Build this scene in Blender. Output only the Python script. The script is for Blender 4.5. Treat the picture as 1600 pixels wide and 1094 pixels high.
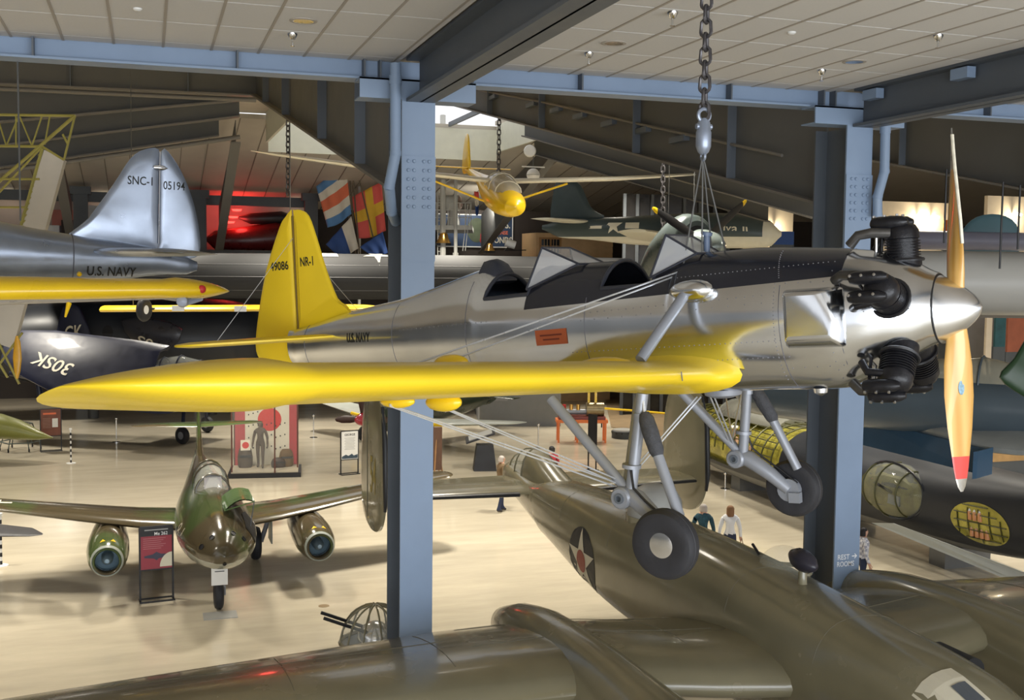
import bpy, bmesh, math, random
from mathutils import Vector, Matrix
from mathutils.bvhtree import BVHTree
R = math.radians
sin, cos, pi = math.sin, math.cos, math.pi
random.seed(7)
scene = bpy.context.scene
COL = scene.collection
for o in list(bpy.data.objects): bpy.data.objects.remove(o)

# ------------------------------------------------------------------ camera
FPX, PPX, PPY, EYE = 1750.0, 800.0, 533.5, 7.5
YAW, PIT, ROL = .314578, .0672574, -.0109731
_f = Vector((sin(YAW)*cos(PIT), cos(YAW)*cos(PIT), -sin(PIT)))
_r0 = Vector((cos(YAW), -sin(YAW), 0)); _d0 = _f.cross(_r0)
_r = _r0*cos(ROL)+_d0*sin(ROL); _d = _d0*cos(ROL)-_r0*sin(ROL)
CAM = Vector((0, 0, EYE))
cd = bpy.data.cameras.new('camera'); cam = bpy.data.objects.new('camera', cd); COL.objects.link(cam)
cd.sensor_fit = 'HORIZONTAL'; cd.sensor_width = 36; cd.lens = FPX/1600*36
cd.shift_y = -(547-PPY)/1600; cd.clip_start = .1; cd.clip_end = 400
M3 = Matrix((_r, -_d, -_f)).transposed(); cam.matrix_world = Matrix.Translation(CAM) @ M3.to_4x4()
scene.camera = cam
scene.view_settings.view_transform = 'Standard'; scene.view_settings.look = 'None'
scene.view_settings.exposure = 0.0; scene.view_settings.gamma = 1; scene.view_settings.use_curve_mapping = False

# ------------------------------------------------------------------ world and lights
w = bpy.data.worlds.new('daylight'); scene.world = w; w.use_nodes = True
w.node_tree.nodes['Background'].inputs[0].default_value = (.97, .98, 1.0, 1)
w.node_tree.nodes['Background'].inputs[1].default_value = 1.15
def area_light(name, loc, size, power, col, rot=(0, 0, 0), sy=None):
    l = bpy.data.lights.new(name, 'AREA'); l.energy = power; l.color = col; l.shape = 'RECTANGLE'; l.size = size; l.size_y = sy or size
    o = bpy.data.objects.new(name, l); COL.objects.link(o); o.location = loc; o.rotation_euler = rot
    return o
WARM = (1.0, .93, .80)
for x, y, z in [(-7.2, 30, 13.0), (0, 33, 13.2), (7.2, 28, 12.6), (14.3, 31, 13.0), (21.5, 27, 12.5), (-7.2, 52, 12.3), (0, 55, 12.), (7.2, 52, 12.3), (14.3, 54, 12.), (21.5, 50, 12.6), (30, 36, 13.2), (28, 20, 12.2), (-12, 22, 12.3)]:
    hb = area_light('high_bay_lamp', (x, y, z), 1.6, 850, WARM); hb.data.spread = R(115)
# daylight from the tall window wall behind the balcony
area_light('balcony_window_light', (5, -10.5, 5.5), 26, 4000, (.90, .95, 1.0), (R(97), 0, 0), 8)

# ------------------------------------------------------------------ helpers
def ray(px, py): return _f + _r*((px-PPX)/FPX) + _d*((py-PPY)/FPX)
def at(px, py, X=None, Y=None, Z=None, D=None):
    v = ray(px, py)
    if X is not None: t = X/v.x
    elif Y is not None: t = Y/v.y
    elif Z is not None: t = (Z-EYE)/v.z
    else: t = D
    return CAM+v*t
MATS = {}
def pm(name, c, rough=.5, metal=0., var=.12, scale=3., bump=0., coat=0., bscale=None, rvar=.1, trans=0., ior=1.45, alpha=1., emis=None, estr=0., dark=None):
    if name in MATS: return MATS[name]
    m = bpy.data.materials.new(name); m.use_nodes = True; nt = m.node_tree; b = nt.nodes['Principled BSDF']
    b.inputs['Metallic'].default_value = metal; b.inputs['Roughness'].default_value = rough
    b.inputs['Base Color'].default_value = (*c, 1); b.inputs['IOR'].default_value = ior
    if coat: b.inputs['Coat Weight'].default_value = coat; b.inputs['Coat Roughness'].default_value = .08
    if trans: b.inputs['Transmission Weight'].default_value = trans
    if alpha < 1: b.inputs['Alpha'].default_value = alpha
    if emis: b.inputs['Emission Color'].default_value = (*emis, 1); b.inputs['Emission Strength'].default_value = estr
    tc = nt.nodes.new('ShaderNodeTexCoord')
    if var:
        n = nt.nodes.new('ShaderNodeTexNoise'); n.inputs['Scale'].default_value = scale; n.inputs['Detail'].default_value = 5
        nt.links.new(tc.outputs['Object'], n.inputs['Vector'])
        mx = nt.nodes.new('ShaderNodeMix'); mx.data_type = 'RGBA'; mr = nt.nodes.new('ShaderNodeMapRange')
        mr.inputs[1].default_value = .3; mr.inputs[2].default_value = .7
        nt.links.new(n.outputs['Fac'], mr.inputs[0]); nt.links.new(mr.outputs[0], mx.inputs[0])
        mx.inputs[6].default_value = (*(dark or [k*(1-var) for k in c]), 1); mx.inputs[7].default_value = (*[min(1, k*(1+var*.5)) for k in c], 1)
        nt.links.new(mx.outputs[2], b.inputs['Base Color'])
        if rvar:
            mr2 = nt.nodes.new('ShaderNodeMapRange'); mr2.inputs[1].default_value = .3; mr2.inputs[2].default_value = .7
            mr2.inputs[3].default_value = max(.02, rough-rvar*.5); mr2.inputs[4].default_value = min(1, rough+rvar*.5)
            nt.links.new(n.outputs['Fac'], mr2.inputs[0]); nt.links.new(mr2.outputs[0], b.inputs['Roughness'])
    if bump:
        n2 = nt.nodes.new('ShaderNodeTexNoise'); n2.inputs['Scale'].default_value = bscale or scale*4; n2.inputs['Detail'].default_value = 4
        nt.links.new(tc.outputs['Object'], n2.inputs['Vector'])
        bp = nt.nodes.new('ShaderNodeBump'); bp.inputs['Strength'].default_value = bump; bp.inputs['Distance'].default_value = .02
        nt.links.new(n2.outputs['Fac'], bp.inputs['Height']); nt.links.new(bp.outputs[0], b.inputs['Normal'])
    MATS[name] = m; return m
def zone_mat(name, base, over, tests, **k):
    """paint scheme: `over` colour where all (axis, sign, limit, slope-axis, slope) tests hold, in object coordinates"""
    return zone_over(pm(name, base, **k), over, tests)
def zone_over(m, over, tests):
    nt = m.node_tree; b = nt.nodes['Principled BSDF']; base = tuple(b.inputs['Base Color'].default_value)[:3]
    tc = nt.nodes.new('ShaderNodeTexCoord'); sx = nt.nodes.new('ShaderNodeSeparateXYZ'); nt.links.new(tc.outputs['Object'], sx.inputs[0])
    fac = None
    for coef, lim in tests:        # coef . (x,y,z) > lim
        acc = None
        for ax in range(3):
            if coef[ax] == 0: continue
            mu = nt.nodes.new('ShaderNodeMath'); mu.operation = 'MULTIPLY'; mu.inputs[1].default_value = coef[ax]; nt.links.new(sx.outputs[ax], mu.inputs[0])
            if acc is None: acc = mu
            else:
                ad = nt.nodes.new('ShaderNodeMath'); ad.operation = 'ADD'; nt.links.new(acc.outputs[0], ad.inputs[0]); nt.links.new(mu.outputs[0], ad.inputs[1]); acc = ad
        gt = nt.nodes.new('ShaderNodeMath'); gt.operation = 'GREATER_THAN'; gt.inputs[1].default_value = lim; nt.links.new(acc.outputs[0], gt.inputs[0])
        if fac is None: fac = gt
        else:
            mu = nt.nodes.new('ShaderNodeMath'); mu.operation = 'MULTIPLY'; nt.links.new(fac.outputs[0], mu.inputs[0]); nt.links.new(gt.outputs[0], mu.inputs[1]); fac = mu
    mx = nt.nodes.new('ShaderNodeMix'); mx.data_type = 'RGBA'; nt.links.new(fac.outputs[0], mx.inputs[0])
    old = b.inputs['Base Color'].links
    if old: nt.links.new(old[0].from_socket, mx.inputs[6])
    else: mx.inputs[6].default_value = (*base, 1)
    mx.inputs[7].default_value = (*over, 1); nt.links.new(mx.outputs[2], b.inputs['Base Color'])
    mm = nt.nodes.new('ShaderNodeMath'); mm.operation = 'MULTIPLY_ADD'; mt = b.inputs['Metallic'].default_value
    mm.inputs[1].default_value = -mt; mm.inputs[2].default_value = mt; nt.links.new(fac.outputs[0], mm.inputs[0]); nt.links.new(mm.outputs[0], b.inputs['Metallic'])
    return m
def mk(name, v, f, mat, parent=None, smooth=True, mats=None, mi=None, ang=40):
    me = bpy.data.meshes.new(name); me.from_pydata([tuple(p) for p in v], [], f); me.update()
    bm = bmesh.new(); bm.from_mesh(me); bmesh.ops.recalc_face_normals(bm, faces=bm.faces); bm.to_mesh(me); bm.free()
    if mats:
        for m in mats: me.materials.append(m)
        if mi:
            for p, i in zip(me.polygons, mi): p.material_index = i
    elif mat: me.materials.append(mat)
    if smooth:
        me.polygons.foreach_set('use_smooth', [True]*len(me.polygons))
        if ang: me.set_sharp_from_angle(angle=R(ang))
    o = bpy.data.objects.new(name, me); COL.objects.link(o)
    if parent: o.parent = parent
    return o
def dup(o, parent=None, loc=None, rot=None):
    c = o.copy(); COL.objects.link(c); c.parent = parent
    if loc is not None: c.location = loc
    if rot is not None: c.rotation_euler = rot
    return c
def dup_tree(o, parent=None):
    c = o.copy(); COL.objects.link(c)
    if parent: c.parent = parent
    for ch in list(o.children): dup_tree(ch, c)
    return c
def tag(o, label=None, cat=None, group=None, kind=None):
    if label: o['label'] = label
    if cat: o['category'] = cat
    if group: o['group'] = group
    if kind: o['kind'] = kind
    return o
def thing(name, label, cat, loc=(0, 0, 0), rz=0, group=None, mat=None):
    o = bpy.data.objects.new(name, None); COL.objects.link(o); o.empty_display_size = .2
    if mat is not None: o.matrix_world = mat
    else: o.location = loc; o.rotation_euler = (0, 0, rz)
    return tag(o, label, cat, group)
class G:
    """collects boxes, tubes, prisms into one mesh"""
    def __init__(s): s.v = []; s.f = []; s.mi = []
    def add(s, v, f, m=0):
        k = len(s.v); s.v += [Vector(p) for p in v]; s.f += [tuple(i+k for i in q) for q in f]; s.mi += [m]*len(f); return s
    def box(s, c, d, m=0, rot=None):
        c = Vector(c); h = Vector(d)/2; v = []
        for x in (-1, 1):
            for y in (-1, 1):
                for z in (-1, 1):
                    p = Vector((x*h.x, y*h.y, z*h.z))
                    if rot is not None: p = rot @ p
                    v.append(c+p)
        return s.add(v, [(0, 1, 3, 2), (4, 6, 7, 5), (0, 4, 5, 1), (2, 3, 7, 6), (0, 2, 6, 4), (1, 5, 7, 3)], m)
    def bb(s, x0, x1, y0, y1, z0, z1, m=0): return s.box(((x0+x1)/2, (y0+y1)/2, (z0+z1)/2), (x1-x0, y1-y0, z1-z0), m)
    def tube(s, pts, r, seg=8, m=0, cap=True):
        pts = [Vector(p) for p in pts]; n = len(pts); rr = r if isinstance(r, (list, tuple)) else [r]*n
        k = len(s.v); u = None; rings = []
        for i, p in enumerate(pts):
            t = (pts[min(i+1, n-1)]-pts[max(i-1, 0)])
            t = t.normalized() if t.length > 1e-9 else Vector((0, 0, 1))
            if u is None: u = t.cross(Vector((0, 0, 1)) if abs(t.z) < .9 else Vector((1, 0, 0))).normalized()
            else:
                u = (u-t*u.dot(t)); u = u.normalized() if u.length > 1e-6 else t.orthogonal().normalized()
            w = t.cross(u); rings.append([p+(u*cos(2*pi*j/seg)+w*sin(2*pi*j/seg))*rr[i] for j in range(seg)])
        v = [q for g in rings for q in g]; f = []
        for i in range(n-1):
            for j in range(seg): f.append((i*seg+j, i*seg+(j+1) % seg, (i+1)*seg+(j+1) % seg, (i+1)*seg+j))
        if cap: f.append(tuple(range(seg))[::-1]); f.append(tuple((n-1)*seg+j for j in range(seg)))
        return s.add(v, f, m)
    def lathe(s, prof, org=(0, 0, 0), ax=(0, 0, 1), seg=20, m=0, ref=None, caps=True):
        org = Vector(org); ax = Vector(ax).normalized(); u = ax.orthogonal().normalized() if ref is None else Vector(ref).normalized(); w = ax.cross(u)
        v = [org+ax*h+(u*cos(2*pi*j/seg)+w*sin(2*pi*j/seg))*rr for rr, h in prof for j in range(seg)]; f = []; n = len(prof)
        for i in range(n-1):
            for j in range(seg): f.append((i*seg+j, i*seg+(j+1) % seg, (i+1)*seg+(j+1) % seg, (i+1)*seg+j))
        if caps and prof[0][0] > 1e-6: f.append(tuple(range(seg))[::-1])
        if caps and prof[-1][0] > 1e-6: f.append(tuple((n-1)*seg+j for j in range(seg)))
        return s.add(v, f, m)
    def loft(s, rings, cap=True, m=0, closed=True):
        n = len(rings[0]); v = [q for g in rings for q in g]; f = []
        for i in range(len(rings)-1):
            for j in range(n if closed else n-1): f.append((i*n+j, i*n+(j+1) % n, (i+1)*n+(j+1) % n, (i+1)*n+j))
        if cap: f.append(tuple(range(n))[::-1]); f.append(tuple((len(rings)-1)*n+j for j in range(n)))
        return s.add(v, f, m)
    def prism(s, poly, ex, m=0):
        """polygon points (3D) extruded by vector ex"""
        ex = Vector(ex); a = [Vector(p) for p in poly]; n = len(a); v = a+[p+ex for p in a]
        f = [tuple(range(n))[::-1], tuple(range(n, 2*n))]+[(i, (i+1) % n, n+(i+1) % n, n+i) for i in range(n)]
        return s.add(v, f, m)
    def torus(s, c, ax, R_, r, seg=20, sub=8, m=0, arc=2*pi, u=None):
        c = Vector(c); ax = Vector(ax).normalized(); u = ax.orthogonal().normalized() if u is None else Vector(u); w = ax.cross(u)
        pts = [c+(u*cos(arc*i/seg)+w*sin(arc*i/seg))*R_ for i in range(seg+(0 if arc > 6.28 else 1))]
        if arc > 6.28:
            rings = []
            for i in range(seg):
                d = (pts[i]-c).normalized(); rings.append([pts[i]+(d*cos(2*pi*j/sub)+ax*sin(2*pi*j/sub))*r for j in range(sub)])
            rings.append(rings[0]); return s.loft(rings, False, m)
        return s.tube(pts, r, sub, m)
    def obj(s, name, mat, parent=None, smooth=True, mats=None, ang=40): return mk(name, s.v, s.f, mat, parent, smooth, mats, s.mi if mats else None, ang)
def strut(name, a, b, r, mat, parent, seg=10): return G().tube([a, b], r, seg).obj(name, mat, parent)
def ring(x, zc, hw, up, dn, n=28, e=2.0):
    """superellipse section in the YZ plane at x"""
    out = []
    for j in range(n):
        a = 2*pi*j/n; c, s_ = cos(a), sin(a)
        y = abs(c)**(2/e)*hw*(1 if c >= 0 else -1); z = abs(s_)**(2/e)*(up if s_ >= 0 else dn)*(1 if s_ >= 0 else -1)
        out.append(Vector((x, y, zc+z)))
    return out
def interp(st, n):
    """densify a station table along its first column with smooth interpolation"""
    out = []
    for i in range(len(st)-1):
        p0, p1, p2, p3 = st[max(i-1, 0)], st[i], st[i+1], st[min(i+2, len(st)-1)]
        for k in range(n):
            t = k/n; row = []
            for a, b, c, d in zip(p0, p1, p2, p3):
                m1 = (c-a)*.5; m2 = (d-b)*.5
                row.append((2*t**3-3*t**2+1)*b+(t**3-2*t**2+t)*m1+(-2*t**3+3*t**2)*c+(t**3-t**2)*m2)
            row[0] = p1[0]+(p2[0]-p1[0])*t; out.append(row)
    out.append(list(st[-1])); return out
def body_loft(st, n=28, e=2.0, sub=3, cap=True):
    return G().loft([ring(r[0], r[1], max(r[2], .004), max(r[3], .004), max(r[4], .004), n, r[5] if len(r) > 5 else e) for r in (interp(st, sub) if sub > 1 else st)], cap)
def airfoil(n=10, t=.12, camber=.02):
    up, lo = [], []
    for i in range(n+1):
        x = (1-cos(pi*i/n))/2; y = 5*t*(.2969*math.sqrt(x)-.126*x-.3516*x*x+.2843*x**3-.1036*x**4)
        c = camber*4*x*(1-x); up.append((x, c+y)); lo.append((x, c-y))
    return up[::-1]+lo[1:-1]
def wing(secs, nrm=(0, 0, 1), fwd=(1, 0, 0), n=10, camber=.02, cap=True):
    """secs: (leading edge point, chord, thickness ratio, twist deg)"""
    g = G(); nrm = Vector(nrm); fwd = Vector(fwd); rings = []
    for le, ch, t, tw in secs:
        le = Vector(le); a = R(tw); f2 = fwd*cos(a)+nrm*sin(a); n2 = nrm*cos(a)-fwd*sin(a)
        rings.append([le-f2*(x*ch)+n2*(z*ch) for x, z in airfoil(n, t, camber)])
    return g.loft(rings, cap)
def rounded_tip(le, ch, t, tw, out, length, k=5, sweep=.4, lift=0.):
    """extra sections closing a wing tip; `out` is the unit spanwise vector"""
    res = []; le = Vector(le); out = Vector(out)
    for i in range(1, k+1):
        a = pi/2*i/k; s_ = max(cos(a), .04)
        res.append((le+out*(length*sin(a))+Vector((-ch*(1-s_)*sweep, 0, lift*sin(a))), ch*s_, t*(.35+.65*s_), tw))
    return res
def lens(outline, t, nrm, inset=.8):
    """thin tail surface with thick middle and sharp edge from a 3D outline"""
    pts = [Vector(p) for p in outline]; n = len(pts); nrm = Vector(nrm).normalized(); c = sum(pts, Vector())/n
    inn = [c+(p-c)*inset for p in pts]; e = t*.16
    g = G(); rings = [[p+nrm*t*.5 for p in inn], [c+(p-c)*.96+nrm*t*.28 for p in pts], [p+nrm*e for p in pts], [p-nrm*e for p in pts], [c+(p-c)*.96-nrm*t*.28 for p in pts], [p-nrm*t*.5 for p in inn]]
    return g.loft(rings, True)
def smooth_closed(pts, k=4):
    out = []; n = len(pts); P = [Vector(p) for p in pts]
    for i in range(n):
        a, b, c, d = P[i-1], P[i], P[(i+1) % n], P[(i+2) % n]
        for j in range(k):
            t = j/k; out.append(.5*((2*b)+(c-a)*t+(2*a-5*b+4*c-d)*t*t+(3*b-a-3*c+d)*t**3))
    return out
def bvh(objs):
    v, f = [], []
    for o in (objs if isinstance(objs, (list, tuple)) else [objs]):
        k = len(v); v += [q.co.copy() for q in o.data.vertices]; f += [[i+k for i in p.vertices] for p in o.data.polygons]
    return BVHTree.FromPolygons(v, f)
def project(name, verts, faces, mat, parent, target, nrm, off=.004, reach=2.):
    """lay a flat mark onto a surface: cast from outside along -nrm"""
    nrm = Vector(nrm).normalized(); out = []
    for p in verts:
        p = Vector(p); h = target.ray_cast(p+nrm*reach, -nrm, reach*2) if target else (None,)*4
        if h[0] is None:
            q = target.find_nearest(p) if target else (None,)*4
            out.append((q[0]+nrm*off) if q[0] is not None else p+nrm*off)
        else: out.append(h[0]+nrm*off)
    o = mk(name, out, faces, mat, parent, False); return o
def grid_split(verts, faces, cuts):
    bm = bmesh.new(); bv = [bm.verts.new(p) for p in verts]
    for f in faces:
        try: bm.faces.new([bv[i] for i in f])
        except ValueError: pass
    bm.normal_update(); bmesh.ops.triangulate(bm, faces=bm.faces)
    if cuts:
        for _ in range(cuts): bmesh.ops.subdivide_edges(bm, edges=bm.edges, cuts=1, use_grid_fill=True)
        bmesh.ops.triangulate(bm, faces=bm.faces)
    bm.verts.index_update(); v = [q.co.copy() for q in bm.verts]; f = [[a.index for a in q.verts] for q in bm.faces]; bm.free(); return v, f
_tc = {}
def text_mesh(s, bold=.0, space=1.0):
    k = (s, bold, space)
    if k in _tc: return _tc[k]
    c = bpy.data.curves.new('t', 'FONT'); c.body = s; c.align_x = 'CENTER'; c.align_y = 'CENTER'; c.offset = bold; c.space_character = space; c.resolution_u = 3
    o = bpy.data.objects.new('t', c); COL.objects.link(o); bpy.context.view_layer.update()
    me = bpy.data.meshes.new_from_object(o.evaluated_get(bpy.context.evaluated_depsgraph_get()))
    v = [p.co.copy() for p in me.vertices]; f = [list(p.vertices) for p in me.polygons]
    bpy.data.objects.remove(o); bpy.data.curves.remove(c); bpy.data.meshes.remove(me)
    x0, x1 = min(p.x for p in v), max(p.x for p in v); y0, y1 = min(p.y for p in v), max(p.y for p in v)
    v = [((p.x-(x0+x1)/2)/(x1-x0), (p.y-(y0+y1)/2)/(y1-y0)) for p in v]; _tc[k] = (v, f); return v, f
def text(name, s, c, right, up, wd, ht, mat, parent, target=None, off=.004, bold=.0, split=0, reach=1.):
    """writing of exact width and height laid on a surface (or flat when no target)"""
    v, f = text_mesh(s, bold); c = Vector(c); right = Vector(right).normalized(); up = Vector(up).normalized(); n = right.cross(up)
    P = [c+right*(x*wd)+up*(y*ht) for x, y in v]
    P, f = grid_split(P, f, split)
    if target: return project(name, P, f, mat, parent, target, n, off, reach)
    return mk(name, [p+n*off for p in P], f, mat, parent, False)
def poly_mark(name, pts2, c, right, up, mat, parent, target=None, off=.004, split=2, reach=1.):
    c = Vector(c); right = Vector(right).normalized(); up = Vector(up).normalized(); n = right.cross(up)
    P = [c+right*x+up*y for x, y in pts2]; P, f = grid_split(P, [list(range(len(P)))], split)
    if target: return project(name, P, f, mat, parent, target, n, off, reach)
    return mk(name, [p+n*off for p in P], f, mat, parent, False)
def star_pts(r, k=.382, rot=0): return [((r if i % 2 == 0 else r*k)*sin(rot+pi*i/5), (r if i % 2 == 0 else r*k)*cos(rot+pi*i/5)) for i in range(10)]
def disc_pts(r, n=28, sx=1, sy=1): return [(r*sx*cos(2*pi*i/n), r*sy*sin(2*pi*i/n)) for i in range(n)]
def rect_pts(w_, h_): return [(-w_/2, -h_/2), (w_/2, -h_/2), (w_/2, h_/2), (-w_/2, h_/2)]
def pose(loc, heading, pitch=0, roll=0):
    """x forward, y left, z up; heading is the angle of +x in plan"""
    return Matrix.Translation(Vector(loc)) @ Matrix.Rotation(heading, 4, 'Z') @ Matrix.Rotation(-pitch, 4, 'Y') @ Matrix.Rotation(roll, 4, 'X')
def wheel(name, c, ax, r, wd, parent, tire, hub, hubr=.5, seg=28):
    c = Vector(c); ax = Vector(ax).normalized(); h = wd/2
    p = [(r*hubr, -h*.75), (r*.72, -h), (r*.9, -h*.82), (r*.975, -h*.45), (r*.98, -h*.3), (r, -h*.26), (r, h*.26), (r*.98, h*.3), (r*.975, h*.45), (r*.9, h*.82), (r*.72, h), (r*hubr, h*.75)]
    t = G().lathe(p, c, ax, seg).obj(name, tire, parent)
    G().lathe([(0.001, -h*.82), (r*hubr*.6, -h*.8), (r*hubr*.95, -h*.74), (r*hubr*1.02, -h*.6), (r*hubr*1.02, h*.6), (r*hubr*.95, h*.74), (r*hubr*.6, h*.8), (0.001, h*.82)], c, ax, seg).obj('hub', hub, t)
    return t
# ------------------------------------------------------------------ shared materials
BLUE = pm('blue_grey_paint', (.235, .315, .445), .45, var=.05, scale=2)
DKSTEEL = pm('dark_grey_steel', (.098, .099, .095), .6, var=.08, scale=1.5)
DKSTEEL2 = pm('slate_steel', (.10, .115, .135), .5, var=.08, scale=1.5)
FLANGE = pm('girder_flange_paint', (.15, .14, .125), .5, var=.08)
TILE = pm('ceiling_tile_white', (.66, .645, .625), .9, var=.03, scale=30, bump=.05, bscale=120)
TBAR = pm('ceiling_grid_beige', (.40, .36, .31), .6, var=.04)
ROOFW = pm('roof_panel_tan', (.50, .455, .38), .8, var=.06, scale=1)
CHROME = pm('chrome', (.75, .75, .75), .15, 1., var=.05)
STEELW = pm('bright_wire', (.62, .64, .68), .3, .6, var=.05)
BLACK = pm('black_paint', (.012, .012, .014), .45, var=.1)
TYRE = pm('tyre_rubber', (.02, .02, .024), .6, var=.2, scale=8, bump=.1)
WHITE = pm('white_paint', (.78, .78, .76), .5, var=.04)
GLASS = pm('clear_glass', (.9, .95, .95), .03, var=0, trans=1., ior=1.12)
RED = pm('red_paint', (.55, .03, .03), .4, var=.1)
YEL = pm('chrome_yellow', (.85, .56, .012), .32, var=.06, scale=1.5, coat=.4)
CREAMSTAR = pm('cream_marking', (.72, .68, .55), .5, var=.05)
WALLG = pm('wall_grey', (.22, .225, .225), .7, var=.06)
WALLT = pm('wall_warm_white', (.72, .62, .48), .8, var=.05)
WALLD = pm('wall_dark_brown', (.05, .04, .035), .8, var=.1)
ORANGE = pm('orange_paint', (.75, .19, .05), .5, var=.06)
GREYPLANE = pm('grey_lacquer', (.38, .38, .36), .4, var=.05)

# ------------------------------------------------------------------ floor
def floor_material():
    m = pm('polished_cream_floor', (.60, .535, .41), .17, var=.10, scale=.16, coat=.25, rvar=.1)
    nt = m.node_tree; b = nt.nodes['Principled BSDF']; src = b.inputs['Base Color'].links[0].from_socket
    tc = nt.nodes.new('ShaderNodeTexCoord'); n = nt.nodes.new('ShaderNodeTexNoise'); mp = nt.nodes.new('ShaderNodeMapping'); mp.inputs[3].default_value = (.5, 2.2, 1)
    n.inputs['Scale'].default_value = .7; n.inputs['Detail'].default_value = 7; n.inputs['Roughness'].default_value = .65
    nt.links.new(tc.outputs['Object'], mp.inputs[0]); nt.links.new(mp.outputs[0], n.inputs['Vector'])
    mr = nt.nodes.new('ShaderNodeMapRange'); mr.inputs[1].default_value = .35; mr.inputs[2].default_value = .7; mr.inputs[3].default_value = .86; mr.inputs[4].default_value = 1.06
    nt.links.new(n.outputs['Fac'], mr.inputs[0])
    mu = nt.nodes.new('ShaderNodeMix'); mu.data_type = 'RGBA'; mu.blend_type = 'MULTIPLY'; mu.inputs[0].default_value = 1
    nt.links.new(src, mu.inputs[6]); nt.links.new(mr.outputs[0], mu.inputs[7]); nt.links.new(mu.outputs[2], b.inputs['Base Color'])
    return m
tag(G().bb(-40, 70, -12, 90, -.3, 0).obj('floor', floor_material(), None, False), 'polished cream epoxy hangar floor', None, None, 'structure')

# ------------------------------------------------------------------ near ceiling with tiles
ZC = 10.32; YB = 15.62; TX, TY = .61, 1.284
BAYS = [(-3.4, 3.36, -1.634*TX, 15.29), (3.78, 10.52, 7.683*TX, 13.887+TY), (10.95, 16.2, 7.683*TX, 13.887+TY)]
ceil = tag(G().bb(-14, 26, -12, YB+.2, ZC+.05, ZC+.35).obj('ceiling', TBAR, None, False), 'near ceiling with white lay-in tiles above the balcony', None, None, 'structure')
tg = G().bb(-TX/2+.014, TX/2-.014, -TY/2+.012, TY/2-.012, 0, .045)
tile0 = None
for x0, x1, xo, yo in BAYS:
    k0 = math.ceil((x0-xo)/TX)-1
    for j in range(-1, 6):
        for k in range(k0, k0+40):
            a = max(xo+k*TX, x0); b = min(xo+(k+1)*TX, x1)
            if a >= x1 or b-a < .05: continue
            c0 = yo-(j+1)*TY; c1 = min(yo-j*TY, YB)
            if c1-c0 < .05: continue
            if tile0 is None: t = tile0 = tg.obj('ceiling_tile', TILE, ceil, False)
            else: t = dup(tile0, ceil)
            t.location = ((a+b)/2, (c0+c1)/2, ZC); t.scale = ((b-a)/TX, (c1-c0)/TY, 1)
    g = G(); n = 0
    for k in range(k0, k0+40):
        x = xo+k*TX
        if x0 < x < x1: g.bb(x-.016, x+.016, 6.5, YB, ZC-.008, ZC+.03)
    g.obj('grid_runner', TBAR, ceil, False)
# down-lights and sprinklers found from their pixels on the ceiling plane
for px, py in [(474, 32), (959, 67), (1335, 96)]:
    p = at(px, py, Z=ZC)
    t = thing('recessed_light', 'round recessed downlight in ceiling tile '+{474: 'left of the angled beam', 959: 'left of the hanging chain', 1335: 'near the right column'}[px], 'light', p, 0, 'recessed ceiling lights')
    G().lathe([(.16, 0), (.16, -.012), (.12, -.014), (.12, .0)], seg=24).obj('trim_ring', TBAR, t)
    G().lathe([(.12, -.012), (.07, -.004), (.001, -.002)], seg=24).obj('lens', CHROME, t)
spr = None
for px, py, lb in [(457, 52, 'beside the leftmost downlight'), (1051, 18, 'near top centre, left of chain'), (920, 82, 'below the middle downlight'), (1466, 54, 'at far right of ceiling'), (1284, 109, 'left of the right column')]:
    p = at(px, py, Z=ZC)
    t = thing('fire_sprinkler', 'chrome fire sprinkler head '+lb, 'sprinkler', p, 0, 'ceiling sprinklers')
    G().lathe([(.062, 0), (.06, -.02), (.03, -.075), (.02, -.08), (.001, -.08)], seg=14).obj('escutcheon', CHROME, t)
    G().lathe([(.012, -.08), (.012, -.15), (.03, -.152), (.03, -.158), (.001, -.158)], seg=10).obj('deflector', CHROME, t)
for px, py in [(215, 13), (1237, 50)]:
    tag(G().lathe([(.05, 0), (.05, -.015), (.03, -.03), (.001, -.03)], at(px, py, Z=ZC), seg=14).obj('ceiling_sensor', WHITE), 'small white ceiling sensor '+('at upper left' if px < 500 else 'right of the chain'), 'sensor', 'ceiling sensors')

# ------------------------------------------------------------------ steel: edge beam, cross beams, columns
XL, XR = 3.585, 10.72
eb = thing('edge_beam', 'blue steel edge beam along the ceiling front', 'beam', (0, 0, 0))
G().bb(-12, 24, YB+.02, YB+.05, 10.07, ZC+.02).obj('web', BLUE, eb, False)
G().bb(-12, 24, YB-.16, YB+.22, 10.045, 10.075).obj('bottom_flange', BLUE, eb, False)
for px in (52, 371, 569, 594, 722, 738, 909, 1142, 1287, 1305, 1548):
    x = at(px, 110, Y=YB-.1).x; G().bb(x-.012, x+.012, YB-.15, YB+.02, 10.075, ZC).obj('stiffener', DKSTEEL2, eb, False)
def ibeam_y(name, label, x, y0, y1, zt, zb, wd, tw=.03, tf=.045):
    t = thing(name, label, 'beam', (0, 0, 0))
    G().bb(x-tw/2, x+tw/2, y0, y1, zb, zt).obj('web', DKSTEEL2, t, False)
    G().bb(x-wd/2, x+wd/2, y0, y1, zb, zb+tf).obj('bottom_flange', DKSTEEL2, t, False)
    G().bb(x-wd/2, x+wd/2, y0, y1, zt-tf, zt).obj('top_flange', DKSTEEL2, t, False)
    return t
ibeam_y('cross_beam', 'dark grey beam running from left column overhead', XL+.02, -10, 15.28, ZC+.02, 9.74, .40)
cb = ibeam_y('cross_beam', 'dark grey beam running overhead from right column', XR+.05, -10, 15.28, ZC+.02, 9.74, .40)
for y in (14.9, 12.9):
    G().bb(XR-.14, XR-.0, y-.17, y+.17, 10.12, 10.27).obj('bracket', BLUE, cb, False)
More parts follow.
